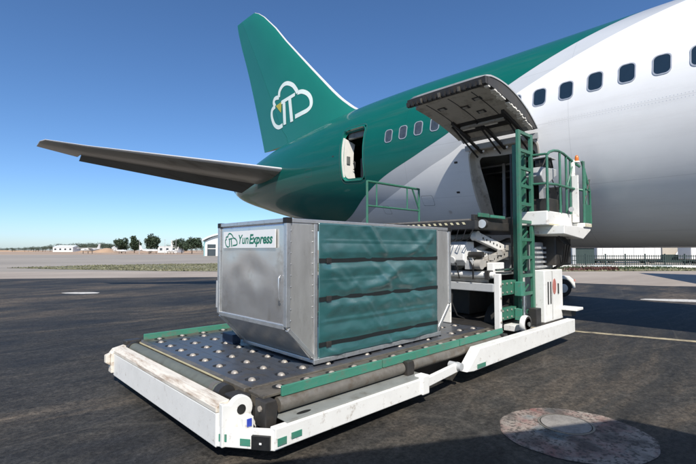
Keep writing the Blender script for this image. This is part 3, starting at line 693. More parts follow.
# wings: seen only through the shadows they lay on the apron
def wing(side):
    X = lambda off: PC - off*side
    zoff = lambda off: 2.9 + .145*off
    def sec(off, le, te, thick):
        return foil((X(off), le, zoff(off) + .1), (X(off), te, zoff(off) - .15), thick, 0, 1, (0, 0, 1))
    part('wing', loft([sec(1.2, -16.5, -5.6, .13), sec(2.5, -15.5, -5.5, .13), sec(9.25, -11.3, -4.2, .11), sec(9.3, -11.25, TEo(9.3), .11), sec(16, -6.6, TEo(16), .10), sec(23.6, -1.3, TEo(23.6), .09), sec(23.8, -.6, TEo(23.8), .05)]), 'stab', plane, smooth='auto')
def TEo(off):
    # trailing edge whose shadow runs along the line seen on the asphalt
    z = 2.9 + .145*off - .15; p = PC - off
    gp = p + SP*z                                          # where this edge point's shadow lands
    return 1.40 - (gp - 5.2)*.56 - SQ*z
wing(1); wing(-1)
def gear(x, y, n=2):
    g = part('landing_gear_leg', MB().tube([(x, y, .55), (x, y, 2.6)], .13, 12), 'lightgrey', plane, smooth='auto')
    part('bogie_beam', MB().box(x - .09, x + .09, y - .75, y + .75, .48, .66), 'lightgrey', g)
    for dx in (-.55, .55):
        for dy in (-.7, .7): part('aircraft_wheel', MB().lathe([(.3, -.2), (.5, -.19), (.565, -.1), (.57, 0), (.565, .1), (.5, .19), (.3, .2)], (x + dx, y + dy, .57 + .012), 'x', 24), 'tyre', g, smooth='auto')
        part('axle', MB().tube([(x, y + .7, .57), (x + dx, y + .7, .57)], .06, 8), 'grey', g); part('axle', MB().tube([(x, y - .7, .57), (x + dx, y - .7, .57)], .06, 8), 'grey', g)
gear(PC - 4.6, -7.5); gear(PC + 4.6, -7.5); gear(PC, -30)
# small antenna / drain mast below the tail
part('fuselage_valve', MB().lathe([(.07, 0), (.07, .02), (.03, .05)], surf(6.3, -52, .0) + Vector((-.05, 0, 0)), 'x', 12), 'dark', plane)

# ------------------------------------------------------------------ air freight container
DZ = .54
con = thing('freight_container', 'silver aluminium air freight container with green curtain on the loader deck', 'container', (4.2, 4.5, DZ))
cx0, cx1, bx0, bx1, cy0, cy1, cz0, cz1, ch = 2.67, 5.76, 3.05, 5.42, 3.73, 5.26, DZ, 2.14, .98
fr = lambda nm, a, b, w=.045, h=.045, m='alu_frame', up=(0,0,1): part(nm, MB().bar(a, b, w, h, up), m, con, bevel=.005)
box('base_pallet', 'alu_frame', con, bx0, bx1, cy0 - .012, cy1 + .012, DZ + .002, DZ + .045)
box('base_rail', 'alu_frame', con, bx0 - .03, bx1 + .02, cy0 - .035, cy0 - .012, DZ + .002, DZ + .055)
part('roof_panel', MB().box(cx0 + .02, cx1 - .02, cy0 + .02, cy1 - .02, cz1 - .03, cz1 - .012), 'alu', con)
e = .022
for y in (cy0 + e, cy1 - e): fr('top_rail', (cx0 + .05, y, cz1 - e), (cx1 - .05, y, cz1 - e))
for x in (cx0 + e, cx1 - e): fr('top_rail', (x, cy0 + .05, cz1 - e), (x, cy1 - .05, cz1 - e))
for x in (cx0 + e, cx1 - e):
    for y in (cy0 + e, cy1 - e): fr('corner_post', (x, y, ch + .005), (x, y, cz1 - .05), .055, .055)
    fr('lower_rail', (x, cy0 + .05, ch), (x, cy1 - .05, ch), .05, .05)
for x in (bx0, bx1):
    s = 1 if x == bx0 else -1
    for y in (cy0 + e, cy1 - e):
        fr('sloped_rail', ((cx0 if s > 0 else cx1) + s*.03, y, ch - .02), (x + s*.02, y, DZ + .05), .045, .045)
        fr('inner_post', (x + s*.02, y, DZ + .046), (x + s*.02, y, cz1 - .05), .05, .05)
for (x, y) in ((cx0, cy0), (cx1, cy0), (cx0, cy1), (cx1, cy1)):
    box('corner_cap', 'black', con, x - .008 if x == cx0 else x - .065, x + .065 if x == cx0 else x + .008, y - .008 if y == cy0 else y - .065, y + .065 if y == cy0 else y + .008, cz1 - .055, cz1 + .008, .004)
def dented(name, m, P, nu, nv, amp, seed, parent=con):
    """thin sheet panel, quilted a little by knocks; P(u,v)->(point, normal)"""
    vs = []; fs = []
    for i in range(nu + 1):
        for j in range(nv + 1):
            u, v = i/nu, j/nv; p, n = P(u, v); ed = min(1, 8*min(u, 1-u, v, 1-v))
            d = noise.noise(Vector((u*2.3 + seed, v*2.1, seed*1.7)))*.65 + noise.noise(Vector((u*5 + seed, v*5, seed)))*.35
            vs.append(Vector(p) + Vector(n)*d*amp*ed)
    for i in range(nu):
        for j in range(nv): a = i*(nv+1) + j; fs.append((a, a+1, a+nv+2, a+nv+1))
    o = part(name, MB().add(vs, fs), m, parent, smooth=True)
    so = o.modifiers.new('thickness', 'SOLIDIFY'); so.thickness = .003
    return o
dented('end_panel', 'alu_end', lambda u, v: ((cx0 + .016, cy0 + .05 + u*(cy1-cy0-.1), ch + v*(cz1-ch-.04)), (-1, 0, 0)), 36, 30, .015, 4)
dented('end_panel', 'alu', lambda u, v: ((cx1 - .016, cy0 + .05 + u*(cy1-cy0-.1), ch + v*(cz1-ch-.04)), (1, 0, 0)), 16, 12, .012, 9)
dented('sloped_panel', 'alu', lambda u, v: ((cx0 + .03 + (1-v)*(bx0-cx0), cy0 + .03 + u*(cy1-cy0-.06), DZ + .03 + v*(ch-DZ-.03)), (-.7, 0, -.7)), 20, 10, .012, 2)
dented('sloped_panel', 'alu', lambda u, v: ((cx1 - .03 - (1-v)*(cx1-bx1), cy0 + .03 + u*(cy1-cy0-.06), DZ + .03 + v*(ch-DZ-.03)), (.7, 0, -.7)), 12, 8, .012, 5)
for y, n in ((cy0 + .014, -1), (cy1 - .014, 1)):
    for a, b, s in ((cx0, bx0, 1), (cx1, bx1, 3)):
        def P(u, v, a=a, b=b, y=y, n=n):
            z = DZ + .05 + v*(cz1 - .05 - DZ); lo = b + (a - b)*min(1, max(0, (z - DZ)/(ch - DZ)))
            return ((lo + (b - lo)*u, y, z), (0, n, 0))
        dented('wing_panel', 'alu', P, 8, 24, .008, s + y)
# rivet rows on the wing panel
rv = MB().lathe([(.008, 0), (.007, -.004), (.003, -.006)], (0, 0, 0), 'y', 8).mesh('rivet')
for z in [1.05 + .12*k for k in range(9)]:
    for x in (cx0 + .06, bx0 - .022): link('rivet', rv, 'alu_frame', con, at=(x, cy0 + .008, z))
# curtain
def curtain():
    nu, nv = 120, 90; vs = []; fs = []; rnd = random.Random(2)
    x0, x1, z0, z1 = bx0 + .045, bx1 - .045, DZ + .055, cz1 - .035
    folds = [(rnd.uniform(0, 1), rnd.uniform(0, 1), rnd.choice((-1, -1, -1, .6))*rnd.uniform(.5, 1.7), rnd.uniform(.04, .10), rnd.uniform(-.3, 1)) for _ in range(46)]
    st = [1.68, 1.25, .74]
    for i in range(nu + 1):
        for j in range(nv + 1):
            u, v = i/nu, j/nv; x = x0 + (x1-x0)*u; z = z0 + (z1-z0)*v
            ed = min(1, 14*min(u, 1-u)); d = 0
            pin = min(abs(z - s) for s in st); pn = min(1, pin/.09)
            d += .014*math.sin(math.pi*min(1, pin/.21))                                   # billows between straps
            d += .010*noise.noise(Vector((x*2.6 + z*1.7, z*3.5, 3.1))) + .006*noise.noise(Vector((x*6 - z*5, z*7, 8.1)))
            for (fu, fv, sl, w, a) in folds:                                             # diagonal creases
                t = (v - fv) - sl*(u - fu)*1.2; r = math.exp(-(t/w)**2*3)*math.exp(-((u - fu)/.16)**2)
                d += (.032 if z > 1.68 else .022)*a*r
            hem = .006 if abs(z - 1.46) < .012 or abs(z - .99) < .012 or abs(z - 1.9) < .008 else 0
            y = cy0 - .014 - (d*pn + .006 + hem)*ed
            vs.append((x, y, z))
    for i in range(nu):
        for j in range(nv): a = i*(nv+1) + j; fs.append((a, a+nv+1, a+nv+2, a+1))
    o = part('curtain', MB().add(vs, fs), 'curtain', con, smooth=True)
    s = o.modifiers.new('thickness', 'SOLIDIFY'); s.thickness = .002
    for z in st:
        pts = 24; mb = MB(); a = []
        for k in range(pts + 1):
            x = x0 + (x1-x0)*k/pts; y = cy0 - .027 - .003*math.sin(k*1.3); zz = z + .004*math.sin(k*.7 + z*9)
            a += [(x, y, zz - .024), (x, y, zz + .024), (x, y + .004, zz + .024), (x, y + .004, zz - .024)]
        f = []
        for k in range(pts):
            for q in range(4): f.append((k*4+q, k*4+(q+1) % 4, k*4+4+(q+1) % 4, k*4+4+q))
        sp = part('curtain_strap', mb.add(a, f), 'strap', con)
        part('strap_buckle', MB().box(x0 + .1, x0 + .17, cy0 - .045, cy0 - .028, z - .03, z + .03), 'dark', sp, bevel=.003)
curtain()
# sign with cloud mark and lettering
sgn = part('company_sign', MB().box(cx0 - .010, cx0 - .002, 3.93, 5.10, 1.825, 2.030), 'sign_white', con)
k_ = .30/3.3
logo(lambda q, z, o: Vector((cx0 - .0105 - o*.08, 5.05 - (18.05 - q)*k_, 1.832 + (z - 7.70)*k_*.93)), sgn, 'sign_green', None, lw=.20)
def text(body, size, place, name, m, parent, bold=0, shear=.22):
    c = bpy.data.curves.new('txt', 'FONT'); c.body = body; c.size = size; c.shear = shear; c.offset = bold; c.extrude = .0005
    o = bpy.data.objects.new('txt', c); col.objects.link(o); bpy.context.view_layer.update()
    me = bpy.data.meshes.new_from_object(o.evaluated_get(bpy.context.evaluated_depsgraph_get())); w = max(v.co.x for v in me.vertices)
    bpy.data.objects.remove(o)
    for v in me.vertices: v.co = place(v.co.x, v.co.y, v.co.z)
    link(name, me, m, parent); return w
tx = .72/.62
pl = lambda x0: (lambda x, y, z: Vector((cx0 - .0112 - z, 4.735 - (x0 + x)*1.0, 1.876 + y*1.0)))
w1 = text('Yun', .155, pl(0), 'lettering', 'sign_green', sgn, bold=.0022)
text('Express', .155, pl(w1 + .008), 'lettering', 'sign_green', sgn, bold=.0045)
# door handle and placard on the end
part('latch_rod', MB().tube([(cx0 - .012, cy0 + .10, 1.25), (cx0 - .03, cy0 + .10, 1.28), (cx0 - .03, cy0 + .10, 1.5), (cx0 - .012, cy0 + .10, 1.53)], .008, 8), 'alu_frame', con, smooth=True)
box('placard_holder', 'lightgrey', con, cx0 - .008, cx0 + .0, cy1 - .01, cy1 + .03, 1.05, 1.4, .002)

# ------------------------------------------------------------------ cargo loader
ld = thing('cargo_loader', 'white and green aircraft cargo loader with low roller deck and raised bridge', 'cargo loader', (5.2, 4.9, .012))
D = .52
# front bumper with sloped, scraped top
part('front_bumper', MB().box(1.75, 1.87, 3.45, 6.36, .13, .415), 'white', ld, bevel=.008)
part('bumper_cap', MB().prism([(1.748, .417), (1.748, .455), (1.785, .50), (1.872, .505), (1.872, .417)], 'y', 3.449, 6.361), 'white_worn', ld, bevel=.006)
part('bumper_end', MB().prism([(1.72, .16), (1.72, .42), (1.76, .47), (1.9, .50), (1.95, .47), (1.95, .16)], 'y', 6.36, 6.48), 'white_worn', ld, bevel=.012)
part('bumper_hook', MB().prism([(1.66, .30), (1.66, .40), (1.72, .42), (1.72, .26)], 'y', 6.38, 6.46), 'white_worn', ld, bevel=.01)
# corner bracket with a lifting eye
def eye(name, x, y, z, r, w):
    o = [(x - .17, .14)]
    pr = [(1.77, .14), (1.77, .50)] + [(1.95 + r*math.cos(a), z + r*math.sin(a)) for a in [R(150 - 15*k) for k in range(13)]] + [(2.12, .22), (2.12, .14)]
    part(name, MB().prism(pr, 'y', y, y + w), 'white', ld, bevel=.008)
    part('eye_hole', MB().lathe([(.042, -.004), (.042, .002)], (1.95, y - .001, z), 'y', 18), 'black', ld)
eye('corner_bracket', 1.95, 3.38, .42, .115, .06)
part('corner_skirt', MB().prism([(1.75, 3.45), (2.06, 3.03), (2.16, 3.03), (2.16, 3.10), (2.08, 3.12), (1.80, 3.45)], 'z', .14, .30), 'white', ld, bevel=.008)
d_ = Vector((.31, -.42, 0)).normalized(); n_ = Vector((-.42, -.31, 0)).normalized()
def on_skirt(name, m, a, b, z0, z1, t=.006, sub=None):
    p0 = Vector((1.75, 3.45, 0)) + d_*a + n_*.0012; p1 = Vector((1.75, 3.45, 0)) + d_*b + n_*.0012
    part(name, MB().add([p0 + Vector((0,0,z0)), p1 + Vector((0,0,z0)), p1 + Vector((0,0,z1)), p0 + Vector((0,0,z1)), p0 + n_*t + Vector((0,0,z0)), p1 + n_*t + Vector((0,0,z0)), p1 + n_*t + Vector((0,0,z1)), p0 + n_*t + Vector((0,0,z1))],
         [(0,1,2,3),(4,5,6,7),(0,1,5,4),(1,2,6,5),(2,3,7,6),(3,0,4,7)]), m, ld)
on_skirt('hazard_patch', 'rail_green', .03, .10, .19, .25); on_skirt('hazard_patch', 'rail_green', .22, .31, .17, .225)
on_skirt('marker_lamp', 'black', .33, .49, .155, .265, .03)
box('hazard_patch', 'rail_green', ld, 2.08, 2.17, 3.012, 3.0185, .18, .24, 0); box('hazard_patch', 'rail_green', ld, 2.22, 2.33, 3.012, 3.0185, .20, .25, 0)
on_skirt('marker_lens', 'sign_white', .40, .42, .20, .215, .034)
box('blue_marker', 'blue', ld, 1.93, 1.975, 3.245, 3.255, .31, .375, .003)
box('marker_bracket', 'white', ld, 1.90, 2.0, 3.256, 3.36, .27, .385, .008)
# near side beams
part('side_beam', MB().prism([(2.06, .15), (2.06, .325), (4.12, .325), (4.12, .15)], 'y', 3.02, 3.10), 'white', ld, bevel=.008)
box('beam_joint', 'white', ld, 4.04, 4.17, 2.995, 3.12, .145, .36, .012)
part('beam_neck', MB().bar((4.15, 3.06, .25), (4.95, 3.1, .29), .05, .11), 'white', ld, bevel=.008)
part('rear_beam', MB().prism([(5.02, .21), (5.12, .28), (5.36, .47), (8.95, .47), (8.95, .22), (5.2, .19)], 'y', 3.02, 3.17), 'white', ld, bevel=.01)
box('hazard_patch', 'rail_green', ld, 5.28, 5.5, 3.012, 3.0185, .21, .265, 0)
part('hydraulic_knuckle', MB().tube([(4.9, 3.02, .3), (4.9, 3.2, .3)], .05, 14), 'lightgrey', ld, smooth='auto')
box('side_plate', 'sideplate', ld, 2.20, 4.2, 3.05, 3.40, .327, .338, .003)
slot = part('plate_slot', MB().lathe([(.5, 0), (.5, .002)], (0, 0, 0), 'z', 20), 'black', ld); slot.scale = (.16, .05, 1); slot.location = Vector((2.44, 3.13, .339)) - wloc(ld)
box('far_side_beam', 'white', ld, 2.0, 8.9, 6.60, 6.70, .15, .40, .008)
box('deck_underframe', 'dark', ld, 1.98, 6.6, 3.42, 6.42, .16, .43, .005)
# front roller
tube('front_roller', 'roller_green', ld, [(1.985, 3.78, .455), (1.985, 6.30, .455)], .078, 20)
for y in (3.76, 6.32): tube('roller_collar', 'dark', ld, [(1.985, y - .05, .455), (1.985, y + .05, .455)], .092, 16)
tube('roller_collar', 'roller', ld, [(1.985, 3.86, .455), (1.985, 3.93, .455)], .083, 16)
box('front_corner_block', 'dark', ld, 1.9, 2.1, 6.36, 6.5, .30, .56, .015)
box('front_corner_block', 'dark', ld, 1.93, 2.1, 3.46, 3.66, .25, .50, .015)
tube('corner_bolt', 'castor', ld, [(1.925, 3.56, .44), (1.90, 3.56, .44)], .03, 10)
box('deck_front_strip', 'deck_edge', ld, 2.075, 2.14, 3.55, 6.40, .46, D + .012, .006)
box('deck_front_lip', 'hazard', ld, 2.070, 2.0745, 3.95, 6.35, D - .012, D + .004, 0)
# near edge: side roller, brackets and green guide rail
tube('side_roller', 'roller', ld, [(2.24, 3.265, .415), (3.98, 3.265, .415)], .068, 20)
tube('side_roller', 'roller', ld, [(4.12, 3.265, .415), (6.35, 3.265, .415)], .068, 20)
for x in (2.12, 4.05, 6.42):
    part('roller_bracket', MB().prism([(x - .06, .27), (x - .06, .50), (x + .05, .50), (x + .07, .44), (x + .05, .27)], 'y', 3.17, 3.34), 'dark', ld, bevel=.008)
    tube('bracket_bolt', 'castor', ld, [(x - .075, 3.25, .43), (x - .058, 3.25, .43)], .025, 8)
box('edge_beam', 'deck_edge', ld, 2.10, 6.55, 3.36, 3.52, .40, .495, .006)
box('edge_flange', 'deck_edge', ld, 2.10, 6.55, 3.27, 3.52, .496, D, .004)
for a, b in ((2.28, 3.62), (3.64, 5.2), (5.22, 6.45)): box('guide_rail', 'rail_green', ld, a, b, 3.238, 3.268, D - .035, D + .055, .004)
box('edge_beam', 'deck_edge', ld, 2.10, 6.55, 6.30, 6.50, .40, D, .006)
for a, b in ((2.18, 3.9), (3.93, 6.4)): box('guide_rail', 'rail_green', ld, a, b, 6.50, 6.53, D - .05, D + .075, .004)
box('deck_divider', 'deck_edge', ld, 2.14, 6.55, 3.522, 3.56, .45, D + .008, .004)
# deck plates with octagonal openings and a castor in each
cast_me = MB().lathe([(.010, -.042), (.024, -.038), (.034, -.02), (.037, 0), (.034, .02), (.024, .038), (.010, .042)], (0, 0, 0), 'y', 14).mesh('castor')
for p in cast_me.polygons: p.use_smooth = True
cup_me = MB().lathe([(.052, 0), (.055, .004), (.046, .005), (.046, 0)], (0, 0, 0), 'z', 8).mesh('castor_cup')
PITX, PITY = .30, .335
def plate(x0, x1, y0, y1, holes, name='deck_plate'):
    """plate in cells, each with a hole that can hold a castor"""
    mb = MB(); hx = .078; hy = .078
    xs = sorted(set([x0, x1] + [v for h in holes for v in (h[0] - .11, h[0] + .11)])); ys = sorted(set([y0, y1] + [v for h in holes for v in (h[1] - .11, h[1] + .11)]))
    xs = [v for v in xs if x0 - 1e-6 <= v <= x1 + 1e-6]; ys = [v for v in ys if y0 - 1e-6 <= v <= y1 + 1e-6]
    for i in range(len(xs) - 1):
        for j in range(len(ys) - 1):
            a, b, c, d = xs[i], xs[i+1], ys[j], ys[j+1]
            h = [g for g in holes if abs(g[0] - (a+b)/2) < .02 and abs(g[1] - (c+d)/2) < .02]
            z = D
            if not h: mb.add([(a,c,z),(b,c,z),(b,d,z),(a,d,z)], [(0,1,2,3)]); continue
            mx, my = h[0]
            o = [(a,c),((a+b)/2,c),(b,c),(b,(c+d)/2),(b,d),((a+b)/2,d),(a,d),(a,(c+d)/2)]
            q = [(mx-hy*.7,my-hx*.7),(mx,my-hx),(mx+hy*.7,my-hx*.7),(mx+hy,my),(mx+hy*.7,my+hx*.7),(mx,my+hx),(mx-hy*.7,my+hx*.7),(mx-hy,my)]
            mb.add([(x,y,z) for x,y in o] + [(x,y,z) for x,y in q] + [(x,y,z-.035) for x,y in q], [(k,(k+1)%8,8+(k+1)%8,8+k) for k in range(8)] + [(8+k,8+(k+1)%8,16+(k+1)%8,16+k) for k in range(8)])
    mb.add([(x0,y0,D),(x1,y0,D),(x1,y1,D),(x0,y1,D),(x0,y0,D-.03),(x1,y0,D-.03),(x1,y1,D-.03),(x0,y1,D-.03)], [(0,1,5,4),(1,2,6,5),(2,3,7,6),(3,0,4,7)])
    me = bpy.data.meshes.new(name); me.from_pydata(mb.v, [], mb.f)
    link(name, me, 'deck', ld)
    for (x, y) in holes:
        if cx0 + .5 < x < cx1 - .3 and cy0 + .15 < y < cy1 - .1: continue      # wholly under the container
        link('castor', cast_me, 'castor', ld, at=(x + random.uniform(-.004, .004), y, D - .020))
box('castor_bed', 'dark', ld, 2.12, 6.55, 3.56, 6.30, .431, .452, 0)
ncol = 8
for r in range(14):
    x0 = 2.145 + r*.315; x1 = x0 + .311
    hs = []
    for c in range(ncol):
        y = 3.56 + .17 + c*(2.74/ncol) + (.0 if r % 2 else .055); hs.append(((x0 + x1)/2, y))
    plate(x0, x1, 3.563, 6.298, hs)
for k in range(13):                                             # balls along the near and far edge beams
    for y in (3.40, 6.40):
        x = 2.36 + k*.33
        part('castor_pocket', MB().add([(x + .072*math.cos(R(30*a)), y + .072*math.sin(R(30*a)), D + .0015) for a in range(12)], [tuple(range(12))]), 'black', ld)
        link('castor', cast_me, 'castor', ld, at=(x, y, D - .016))
# support wheels below
for (x, y) in ((2.7, 3.75), (2.7, 6.1), (7.5, 3.80), (7.5, 6.0)):
    r = .14 if x < 5 else .42; w = .09 if x < 5 else .13
    ty = part('tyre', MB().lathe([(r*.55, -w), (r*.93, -w), (r, -w*.7), (r, w*.7), (r*.93, w), (r*.55, w)], (x, y, r + .013), 'y', 28), 'tyre', ld, smooth='auto')
    part('wheel_hub', MB().lathe([(r*.55, -w*.85), (r*.5, -w*.6), (r*.2, -w*.7), (r*.12, -w*.95)], (x, y, r + .013), 'y', 18), 'grey', ty, smooth='auto')
# rear chassis: portal posts, cross tubes, engine bay
for y in (3.45, 6.33):
    box('portal_post', 'white', ld, 6.78, 6.86, y, y + .10, .30, 1.40, .008)
box('chassis_floor', 'dark', ld, 6.62, 9.3, 3.6, 6.4, .46, .52, .005)
tube('cross_tube', 'white', ld, [(6.82, 3.56, 1.375), (6.82, 6.33, 1.375)], .055, 16)
part('cross_beam', MB().box(6.76, 6.88, 3.551, 6.329, 1.09, 1.23), 'lightgrey', ld, bevel=.012)
box('tube_clamp', 'dark', ld, 6.74, 6.90, 3.62, 3.70, 1.30, 1.45, .006)
box('tube_clamp', 'white', ld, 6.72, 6.92, 4.72, 4.86, 1.28, 1.46, .01)
box('engine_bay_wall', 'dark', ld, 8.3, 8.36, 3.6, 6.4, .52, 1.35, 0)
box('engine_bay_roof', 'grey', ld, 6.9, 9.2, 3.6, 6.4, 1.36, 1.40, .005)
box('engine_block', 'dark', ld, 7.6, 8.3, 4.5, 5.8, .53, 1.05, .02)
tube('hose', 'lightgrey', ld, [(6.83, 4.62, 1.09), (6.80, 4.60, .9), (6.83, 4.55, .75), (6.95, 4.5, .6)], .012, 8)
tube('hose', 'black', ld, [(6.85, 4.4, 1.09), (6.78, 4.37, .85), (6.84, 4.30, .62), (7.0, 4.25, .55)], .014, 8)
box('end_stop_panel', 'white', ld, 6.53, 6.57, 4.24, 4.62, D + .005, 1.06, .01)
box('end_stop_panel', 'white', ld, 6.53, 6.57, 5.4, 5.8, D + .005, 1.06, .01)
# scissor lift
def arm(y, a, b, m, h=.15):
    ar = part('scissor_arm', MB().bar((a[0], y, a[1]), (b[0], y, b[1]), .09, h, (0, 0, 1)), m, ld, bevel=.012)
    for (x, z) in (a, b): part('pivot_boss', MB().lathe([(.085, -.055), (.085, .055)], (x, y, z), 'y', 18), m, ar, smooth='auto')
    d = Vector((b[0]-a[0], 0, b[1]-a[1]))
    for k in range(6):
        c = Vector((a[0], y, a[1])) + d*(.08 + .055*k); part('arm_slot', MB().lathe([(.022, -.047), (.022, -.044)], c, 'y', 10), 'black', ar)
for y in (3.80, 6.1):
    arm(y, (6.75, 1.55), (9.1, 2.02), 'arm'); arm(y + .12, (6.85, 2.05), (9.15, 1.52), 'white')
    arm(y + .24, (6.95, 1.75), (8.9, 1.62), 'white', .12)
tube('hydraulic_cylinder', 'lightgrey', ld, [(6.55, 4.6, 2.0), (7.3, 4.3, 2.06)], .055, 14)
tube('hydraulic_cylinder', 'white', ld, [(6.62, 4.25, 1.62), (7.9, 4.1, 1.95)], .06, 14)
tube('hydraulic_rod', 'chrome', ld, [(6.45, 4.95, 1.80), (6.55, 4.6, 2.0)], .03, 12)
part('scissor_block', MB().prism([(6.62, 1.62), (6.62, 1.86), (6.76, 1.95), (6.98, 1.95), (6.98, 1.55), (6.74, 1.52)], 'y', 4.02, 4.35), 'white', ld, bevel=.02)
tube('scissor_shaft', 'dark', ld, [(6.8, 3.75, 1.72), (6.8, 6.3, 1.72)], .05, 12)
tube('scissor_shaft', 'grey', ld, [(7.95, 3.75, 1.78), (7.95, 6.3, 1.78)], .06, 12)
for k in range(4): tube('hydraulic_hose', 'black', ld, [(6.9 + .12*k, 4.5 + .3*k, 1.42), (6.8 + .2*k, 4.6 + .25*k, 1.7), (7.1 + .15*k, 4.7 + .2*k, 1.95), (7.4, 4.8 + .2*k, 2.15)], .018, 8)
box('dark_backing_block', 'dark', ld, 7.0, 9.0, 4.75, 5.7, 1.405, 2.1, .02)  # added dark block, closes the bright gap seen through the scissor arms
box('valve_block', 'grey', ld, 6.94, 7.2, 4.4, 4.7, 1.41, 1.62, .015)
for k in range(3): tube('hydraulic_pipe', 'arm', ld, [(7.0, 4.66 + .03*k, 1.66 + .1*k), (9.0, 4.66 + .03*k, 1.62 + .1*k)], .022, 8)
# bridge platform
box('bridge_platform', 'dark', ld, 6.5, 9.62, 3.72, 6.30, 2.15, 2.30, .01)
for k in range(20):
    y = 3.90 + k*.118
    part('hazard_stripe', MB().prism([(y, 2.235), (y + .045, 2.235), (y + .075, 2.275), (y + .03, 2.275)], 'x', 6.494, 6.4995), 'hazard', ld)
for k in range(10):
    x = 6.65 + k*.29; tube('bridge_roller', 'roller', ld, [(x, 3.9, 2.315), (x, 6.1, 2.315)], .028, 10)
box('bridge_edge_guide', 'dark', ld, 6.5, 9.5, 3.74, 3.80, 2.30, 2.40, .006)
box('bridge_latch', 'green', ld, 6.60, 6.95, 3.70, 3.735, 2.36, 2.43, .006)
box('bridge_latch', 'rail_green', ld, 6.95, 7.45, 3.66, 3.70, 2.36, 2.41, .006)
# bridge railing on the far side
RL = 6.27
for x in (6.55, 8.35): tube('railing_post', 'green', ld, [(x, RL, 2.30), (x, RL, 3.27)], .026, 10)
for x in (6.85, 7.9): tube('railing_post', 'green', ld, [(x, RL, 2.74), (x, RL, 3.26)], .018, 8)
tube('railing_rail', 'green', ld, [(6.55, RL, 3.26), (8.35, RL, 3.26)], .026, 10)
tube('railing_rail', 'green', ld, [(6.55, RL, 2.74), (8.35, RL, 2.74)], .02, 10)
tube('railing_brace', 'green', ld, [(8.1, RL, 3.24), (8.37, RL, 2.74)], .02, 8)
# work lamp
wl = part('work_lamp', MB().lathe([(.075, .0), (.085, .05), (.05, .10), (.02, .11)], (6.62, 3.66, 2.24), 'x', 20), 'dark', ld, smooth='auto')
part('lamp_lens', MB().lathe([(.072, -.006), (.072, .0), (.03, .002)], (6.615, 3.66, 2.24), 'x', 20), 'lamp_glass', wl, smooth='auto')
# green mast ladder on the near side
LX0, LX1, LY = 7.56, 8.08, 3.45
for x in (LX0, LX1): box('ladder_rail', 'green', ld, x - .045, x + .045, LY - .03, LY + .03, .50, 3.98, .008)
for k in range(11):
    z = .68 + .327*k; box('ladder_rung', 'green', ld, LX0 + .046, LX1 - .046, LY - .022, LY + .022, z - .03, z + .03, .005)
box('mast_channel', 'green', ld, 7.62, 7.69, 3.52, 3.60, .52, 3.74, .008)
box('mast_channel', 'green', ld, 8.06, 8.14, 3.56, 3.66, 1.4, 3.72, .008)
for k in range(6): part('mast_lattice', MB().bar((7.6, 3.52, .9 + .5*k), (8.05, 3.52, 1.15 + .5*k), .02, .03), 'green', ld)
for z0, z1 in ((1.02, 1.27), (.60, .80)):
    box('mast_bracket', 'green', ld, 6.90, 7.50, 3.50, 3.60, z0, z1, .01); box('mast_bracket', 'rail_green', ld, 7.40, 7.55, 3.36, 3.49, z0 - .03, z1 - .03, .01)
box('mast_foot', 'white', ld, 7.2, 8.25, 3.40, 3.60, .40, .50, .008)
cw_ = part('idler_wheel', MB().lathe([(.05, -.04), (.135, -.045), (.145, 0), (.135, .045), (.05, .04)], (7.22, 3.22, .555), 'y', 24), 'white', ld, smooth='auto')
part('idler_rim', MB().lathe([(.10, -.047), (.12, -.050), (.13, -.047)], (7.22, 3.22, .555), 'y', 24), 'dark', cw_)
part('idler_hub', MB().lathe([(.04, -.07), (.03, -.04)], (7.22, 3.22, .555), 'y', 12), 'grey', cw_)
part('mast_ram', MB().tube([(7.42, 3.33, .5), (7.44, 3.33, 1.0)], .035, 12), 'chrome', ld, smooth='auto')
box('ram_foot', 'dark', ld, 7.75, 7.95, 3.25, 3.4, .45, .75, .01)
# control cabinet behind the ladder
cab = box('control_cabinet', 'white', ld, 8.16, 9.05, 3.27, 3.85, .45, 1.42, .015)
for x in (8.30, 8.42): box('cabinet_slot', 'black', cab, x, x + .045, 3.264, 3.2695, .78, 1.2, 0)
part('red_reflector', MB().lathe([(.5, 0), (.5, .006)], (0, 0, 0), 'y', 24), 'red', cab).scale = (.16, 1, .30)
rf = cab.children[-1]; rf.location = Vector((8.62, 3.2635, 1.10)) - wloc(cab)
box('cabinet_handle', 'dark', cab, 8.78, 8.81, 3.25, 3.2695, .95, 1.15, .004)
box('cabinet_seam', 'dark', cab, 8.515, 8.522, 3.2665, 3.2695, .48, 1.4, 0)
box('step_plate', 'white', ld, 8.95, 9.3, 2.98, 3.35, .62, .67, .008)
box('step_bracket', 'dark', ld, 9.0, 9.25, 3.1, 3.3, .50, .619, .004)
box('upper_housing', 'lightgrey', ld, 8.25, 9.2, 3.5, 4.2, 1.425, 1.95, .02)
box('upper_housing', 'dark', ld, 8.7, 9.5, 3.25, 3.8, 1.5, 2.18, .03)
for k in range(3): tube('hydraulic_hose', 'black', ld, [(8.6 + .1*k, 3.25, 2.2), (8.75 + .12*k, 3.1, 1.9), (8.9 + .1*k, 3.2, 1.55), (8.95, 3.45, 1.4)], .022, 8)
# operator platform
op = box('operator_platform', 'white', ld, 8.02, 9.30, 3.14, 3.70, 2.26, 2.52, .015)
part('platform_wedge', MB().prism([(8.3, 2.10), (8.3, 2.259), (9.75, 2.259), (9.75, 2.20), (9.3, 2.02)], 'y', 2.95, 3.6), 'white', ld, bevel=.01)
box('platform_step', 'white', ld, 9.31, 9.72, 2.92, 3.35, 2.26, 2.34, .008)
box('control_box', 'rail_green', ld, 8.75, 8.98, 3.09, 3.135, 2.12, 2.24, .008)
